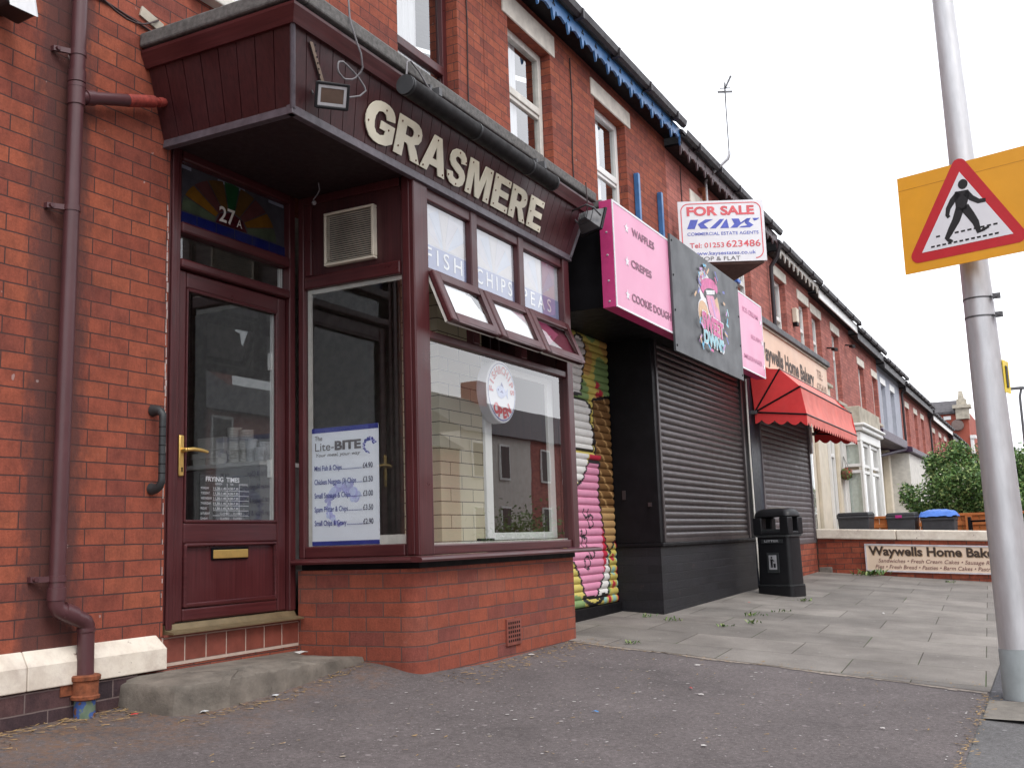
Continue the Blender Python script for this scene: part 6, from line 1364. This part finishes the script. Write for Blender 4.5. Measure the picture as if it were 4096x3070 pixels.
# ---- wheelie bins
def wheelie(loc, hwy, label, lidmat):
    t = thing('wheelie_bin', label, 'bin', loc, 'wheelie bins behind the garden wall'); x, y, z = loc
    b = MB(); b.hexa([(x-.20, y-hwy*.80, z+.03), (x+.20, y-hwy*.80, z+.03), (x+.20, y+hwy*.80, z+.03), (x-.20, y+hwy*.80, z+.03), (x-.27, y-hwy*.96, z+.80), (x+.27, y-hwy*.96, z+.80), (x+.27, y+hwy*.96, z+.80), (x-.27, y+hwy*.96, z+.80)]); b.box(x-.285, x+.285, y-hwy, y+hwy, z+.76, z+.802); b.build('body', M['bin'], t, bevel=.012)
    b = MB(); b.hexa([(x-.29, y-hwy*1.03, z+.804), (x+.30, y-hwy*1.03, z+.804), (x+.30, y+hwy*1.03, z+.804), (x-.29, y+hwy*1.03, z+.804), (x-.25, y-hwy*.9, z+.85), (x+.27, y-hwy*.9, z+.86), (x+.27, y+hwy*.9, z+.86), (x-.25, y+hwy*.9, z+.85)]); b.build('lid', lidmat, t, bevel=.012)
    b = MB(); b.tube([(x+.33, y-hwy*.8, z+.80), (x+.33, y+hwy*.8, z+.80)], .016, 8); b.build('handle', M['bin'], t)
    for s in (-1, 1): b = MB(); b.lathe([(.10, -.02), (.10, .02)], (x+.20, y+s*hwy*.85, z+.095), 16, (0, 1, 0)); b.build('wheel', M['black'], t)
    return t
wheelie((16.5, -1.175, .09), .235, 'leftmost black wheelie bin behind the garden wall', M['blackplastic'])
wheelie((16.5, -1.845, .06), .205, 'middle dark wheelie bin with a pink tag under its lid', M['blackplastic'])
wheelie((16.5, -2.35, .02), .235, 'rightmost wheelie bin, a bright blue bag over its lid', M['blackplastic'])
b = MB(); b.box(16.195, 16.207, -1.87, -1.78, .835, .875); tag(b.build('bin_tag', plain('magenta_tag', (.45, .02, .20), .5)), 'small pink tag on the middle wheelie bin', 'tag')
b = MB(); rg = random.Random(2); nu, nv = 14, 12; vs = []
for j in range(nv+1):
    for i in range(nu+1):
        u, v = i/nu*2-1, j/nv*2-1; e = max(abs(u), abs(v)); h = .05*(1-abs(u)**3)*(1-abs(v)**3)+rg.uniform(-.010, .010)-(.05 if e > .93 else 0)
        vs.append((16.5+v*.31, -2.35+u*.26, .02+.868+h))
b.add(vs, [(j*(nu+1)+i, j*(nu+1)+i+1, (j+1)*(nu+1)+i+1, (j+1)*(nu+1)+i) for j in range(nv) for i in range(nu)]); tag(b.build('blue_bag', M['binblue'], smooth=60, recalc=False), 'crumpled bright blue plastic bag on the rightmost wheelie bin', 'bag')
# ---- stained timber fence
TF = thing('timber_fence', 'low orange stained board fence behind the wheelie bins', 'fence', (17.6, -2.2, .05))
b = MB()
for i in range(22): y = -3.42+i*.122; b.box(17.60, 17.62, y, y+.116, -.1, .845)
b.build('board', M['orange'], TF, bevel=.003)
b = MB(); b.box(17.57, 17.65, -3.45, -.72, .8455, .885); b.box(17.575, 17.5995, -3.42, -.74, .70, .76); b.each('rail', M['orange'], TF, bevel=.004)
b = MB(); b.box(17.54, 17.598, -1.58, -1.48, -.1, .8445); b.box(17.54, 17.598, -2.72, -2.62, -.1, .8445); b.build('post', M['orange'], TF)
b = MB(); b.hexa([(16.9, -3.30, .74), (17.1, -3.30, .74), (17.1, -2.72, .74), (16.9, -2.72, .74), (16.88, -3.32, .77), (17.1, -3.32, .77), (17.1, -2.72, .77), (16.88, -2.72, .77)]); b.box(16.88, 17.1, -2.74, -2.70, .45, .82); b.box(16.9, 16.94, -3.3, -3.26, .0, .739); b.box(16.9, 16.94, -2.76, -2.741, .0, .739); tag(b.build('garden_bench', M['black'], bevel=.006), 'dark metal bench end between the fence and the garden wall', 'bench')
# ---- big bush
BU = thing('garden_bush', 'large green leafy bush rising behind the orange fence', 'bush', (19.2, -2.8, .05))
rg = random.Random(21); lumps = []
for i in range(46):
    while True:
        d = Vector((rg.uniform(-1, 1), rg.uniform(-1, 1), rg.uniform(-1, 1)))
        if d.length < 1: break
    c = Vector((19.3+d.x*.95, -2.78+d.y*.98, 1.18+d.z*.72)); lumps.append((c, rg.uniform(.24, .42)))
for a, c, r in ((-1.75, 1.02, .17), (-1.6, 1.25, .2), (-2.5, 1.93, .2), (-3.0, 1.95, .22), (-2.1, 1.75, .2), (-1.95, .98, .16), (-3.7, 1.2, .35), (-3.55, 1.6, .3)): lumps.append((Vector((19.1, a, c)), r))
b = MB()
for c, r in lumps:
    for i in range(int(3400*r)):
        d = Vector((rg.gauss(0, 1), rg.gauss(0, 1), rg.gauss(0, 1))).normalized()*r*rg.uniform(.3, 1.08)+c
        if d.y > -1.50: continue
        q = rg.random(); b.cur = 0 if q < .45 else 1 if q < .80 else 2 if q < .985 else 3
        s = rg.uniform(.020, .040)*(1 if b.cur < 3 else .9); a = Vector((rg.gauss(0, 1), rg.gauss(0, 1), rg.gauss(0, .7))).normalized(); n = a.cross(Vector((rg.gauss(0, 1), rg.gauss(0, 1), rg.gauss(0, 1)))).normalized()
        b.poly([d-a*s, d+n*s*.45, d+a*s, d-n*s*.45])
b.build('leaves', [M['leaf1'], M['leaf2'], M['leaf3'], M['blossom']], BU, recalc=False)
b = MB()
for i in range(26):
    c, r = rg.choice(lumps); m = Vector((19.3, -2.8, .5)).lerp(c, .5)+Vector((rg.uniform(-.1, .1), rg.uniform(-.1, .1), .1)); b.tube([(19.3+rg.uniform(-.2, .2), -2.8+rg.uniform(-.3, .3), -.1), m, c], [.028, .015, .006], 6)
b.build('branch', M['wood'], BU)
# ---- weeds between the flags, straw along the wall foot, litter
def weed(x, y, s, seed, label):
    rg = random.Random(seed); b = MB(); z = gz(x, y)+.006
    for i in range(int(26*s/.08)):
        a = rg.uniform(0, 6.28); l = s*rg.uniform(.5, 1.3); d = Vector((math.cos(a), math.sin(a), rg.uniform(.4, 1.8))).normalized(); p = Vector((x+rg.gauss(0, s*.5), y+rg.gauss(0, s*.8), z)); q = p+d*l*.6; e = p+d*l+Vector((0, 0, -.2*l)); w_ = Vector((-d.y, d.x, 0)).normalized()*s*.13
        b.cur = rg.choice((0, 0, 1)); b.poly([p, q+w_, e, q-w_])
    return tag(b.build('weed', [M['weed'], M['leaf3']], recalc=False), label, 'weed', 'weeds in the pavement')
for i, (x, y, s, lb) in enumerate(((8.27, -1.04, .05, 'low weed at the foot of the black bay corner, left of its front'), (8.38, -.79, .045, 'small weed beside the black doorway threshold'), (9.05, -1.47, .06, 'green weed in a flagstone joint nearest the black brick front'), (8.53, -1.60, .055, 'green weed in a flagstone joint midway between kerb post and shop'), (10.74, -1.58, .06, 'bright weed growing beside the litter bin foot'), (15.0, -1.55, .13, 'tallest green weed at the foot of the garden wall'), (9.55, -1.60, .045, 'small weed in the flagstones left of the litter bin'), (8.18, -1.48, .05, 'weed tuft in the flagstones nearest the tarmac'), (6.82, -1.22, .05, 'yellowish weed at the tarmac edge near the bay'), (11.6, -1.0, .05, 'weed sprouting behind the litter bin at the wall'), (14.6, -2.6, .05, 'flat weed at the foot of the wall sign'))): weed(x, y, s, i, lb)
b = MB(); rg = random.Random(4)
def straws(n, fx, fy, l0, l1):
    for i in range(n):
        x, y = fx(), fy(); a = rg.uniform(0, 6.28); l = rg.uniform(l0, l1); z = gz(x, y)+.004; t = Vector((math.cos(a), math.sin(a), rg.uniform(-.05, .12))); s = Vector((-t.y, t.x, 0))*rg.uniform(.0012, .003); p = Vector((x, y, z)); b.poly([p-s, p+t*l-s, p+t*l+s+Vector((0, 0, .002)), p+s])
straws(240, lambda: rg.uniform(2.3, 3.6), lambda: -.04-abs(rg.gauss(0, .10)), .015, .06); straws(130, lambda: rg.uniform(3.4, 4.8), lambda: -.46-abs(rg.gauss(0, .05)), .015, .05); straws(260, lambda: rg.uniform(4.9, 6.9), lambda: -.83-abs(rg.gauss(0, .12)), .012, .045); straws(200, lambda: 6.58+rg.gauss(0, .05), lambda: rg.uniform(-3.4, -.8), .01, .03); straws(160, lambda: rg.uniform(4.3, 6.3), lambda: -3.46+rg.gauss(0, .02), .01, .03); straws(160, lambda: rg.uniform(2.5, 6.4), lambda: rg.uniform(-3.4, -.5), .01, .03)
o = b.build('dry_debris', M['straw'], recalc=False); tag(o, 'dry straw and leaf crumbs along the wall foot and tarmac edge', 'debris', kind='stuff')
b = MB()
for i in range(620):
    x, y = rg.uniform(3.2, 6.4), -.9-abs(rg.gauss(0, 1.2)); y = max(y, -3.4); r = rg.choice((.003, .004, .005, .006, .008, .012))*rg.uniform(.8, 1.2); z = gz(x, y)+.003; k = rg.randint(4, 6); a0 = rg.uniform(0, 6); el = rg.uniform(.4, 1); b.cur = rg.choice((0, 0, 1)); b.poly([(x+math.cos(a0+6.28*i_/k)*r, y+math.sin(a0+6.28*i_/k)*r*el, z) for i_ in range(k)])
o = b.build('gravel_specks', [plain('pale_grit', (.42, .40, .39), .9), plain('buff_grit', (.33, .28, .22), .9)], recalc=False); tag(o, 'pale grit specks scattered over the dark tarmac', 'grit', kind='stuff')
def scrap(x, y, s, mat, label, z=None, asp=.5, seed=0, up_=.0):
    s *= .8
    rg = random.Random(seed); b = MB(); zz = (gz(x, y)+.006 if z is None else z); n = 9; a = rg.uniform(0, 3.1); ca, sa = math.cos(a), math.sin(a)
    P = []
    for i in range(n):
        t = 6.28*i/n; r = s*rg.uniform(.65, 1.1); u, v = math.cos(t)*r, math.sin(t)*r*asp; P.append((x+u*ca-v*sa, y+u*sa+v*ca, zz+rg.uniform(0, s*.25)+up_*abs(u)))
    b.add(P+[(x, y, zz+s*.35)], [(i, (i+1) % n, n) for i in range(n)]); return tag(b.build('litter_scrap', mat, recalc=False), label, 'litter', 'scraps of litter')
scrap(3.41, -.225, .024, M['redplastic'], 'small red scrap between the drainpipe foot and the step', asp=.4)
scrap(3.62, -.43, .032, M['frost'], 'crumpled clear wrapper at the front left of the step', seed=2); scrap(3.60, -.05, .018, M['paper'], 'white scrap tucked in the corner left of the step', z=.02, seed=3)
scrap(4.06, -.46, .026, M['frost'], 'crumpled pale lump at the front of the step', asp=.9, seed=4); scrap(4.62, -.17, .055, M['paper'], 'torn white paper lying on the step', z=.128, asp=.22, seed=5)
scrap(5.99, -.88, .026, M['paper'], 'white paper scrap under the air brick', seed=6, asp=.8); scrap(5.76, -1.06, .022, M['paper'], 'flat white scrap on the tarmac in front of the air brick', seed=7, asp=.3)
scrap(5.50, -2.07, .028, M['redplastic'], 'curled red scrap in the middle of the tarmac', seed=8, asp=.3); scrap(4.65, -1.88, .026, M['bluescrap'], 'bright blue scrap on the tarmac', seed=9, asp=.4)
scrap(6.24, -1.87, .030, M['paper'], 'white paper on the tarmac nearest the flagstones', seed=10, asp=.4); scrap(5.36, -2.17, .024, M['paper'], 'white scrap just below the red one on the tarmac', seed=11); scrap(4.30, -2.51, .018, M['paper'], 'round white scrap low on the tarmac', seed=12, asp=1); scrap(5.08, -3.1, .022, M['paper'], 'white scrap low on the tarmac near the concrete slab', seed=13); scrap(10.1, -2.4, .05, M['paper'], 'white paper scrap out on the flagstones', seed=14, asp=.35); scrap(10.2, -1.15, .025, M['redplastic'], 'red dot of litter on the flagstones near the bin', seed=15)
# ---- distant lamp and hedge, seen past the column
b = MB(); b.tube([(45, -3.02, -.7), (45, -3.02, 5.6), (45, -3.1, 5.9), (45, -3.9, 5.95)], .05, 8); b.obox((45, -2.9, 5.93), (0, 1, 0), (1, 0, 0), (0, 0, 1), .3, .1, .05); tag(b.build('street_lamp', M['steel_dark'], smooth=40), 'distant thin street lamp at the right edge of the view', 'street lamp')
# ---- houses across the street (seen mirrored in the glass)
for i, (xa, xb, mt, ze, lb) in enumerate(((-9, 3, 'brick_row', 5.4, 'brick house across the street opposite the chip shop door'), (3, 16, 'brick_row', 5.3, 'brick house across the street opposite the pink sign shop'), (16, 27, 'brick_row', 5.0, 'brick house across the street mirrored at the left of the bay glass'), (27, 36.5, 'brick_row', 4.4, 'low brick house across the street mirrored beside the open sign'), (36.5, 43, 'render', 5.2, 'pale rendered house across the street mirrored in the bay window'), (43, 60, 'brick_row', 5.2, 'farthest brick house across the street mirrored at the right of the bay'))):
    h = thing('terrace_house', lb, 'house', ((xa+xb)/2, -19, -.5), 'houses across the street')
    b = MB(); b.box(xa+.01, xb-.01, -26, -19, -1, ze); b.build('wall', M[mt], h)
    b = MB(); ym = -22.5; b.prism([(xa, -18.7, ze), (xa, -26.3, ze), (xa, ym, ze+2.3)], (xb-xa-.01, 0, 0)); b.build('roof', M['slate'], h)
    b = MB(); b.box(xa+.6, xa+1.4, -23, -22, ze+1.5, ze+3.2); b.build('chimney', M['brick_row'], h)
    n = int((xb-xa)/2.4)
    for j in range(n):
        for z in (.6, 3.3):
            x = xa+.9+j*2.4; f = MB(); f.box(x, x+.95, -18.97, -18.90, z, z+1.55); fo = f.build('window', M['white'], h); q = MB(); q.box(x+.08, x+.87, -18.899, -18.89, z+.08, z+1.47); q.build('pane', M['room'], fo)
b = MB(); rg = random.Random(9)
for i in range(3200):
    d = Vector((rg.gauss(0, .9), rg.gauss(0, .7), rg.gauss(0, .55))); p = Vector((38.5, -17.2, .4))+d*1.2; s = .09; a = Vector((rg.gauss(0, 1), rg.gauss(0, 1), rg.gauss(0, 1))).normalized()*s; c = Vector((rg.gauss(0, 1), rg.gauss(0, 1), rg.gauss(0, 1))).normalized()*s*.6; b.poly([p-a, p+c, p+a, p-c])
tag(b.build('garden_hedge', M['leaf2'], recalc=False), 'dark hedge across the street, mirrored in the shop glass', 'hedge')
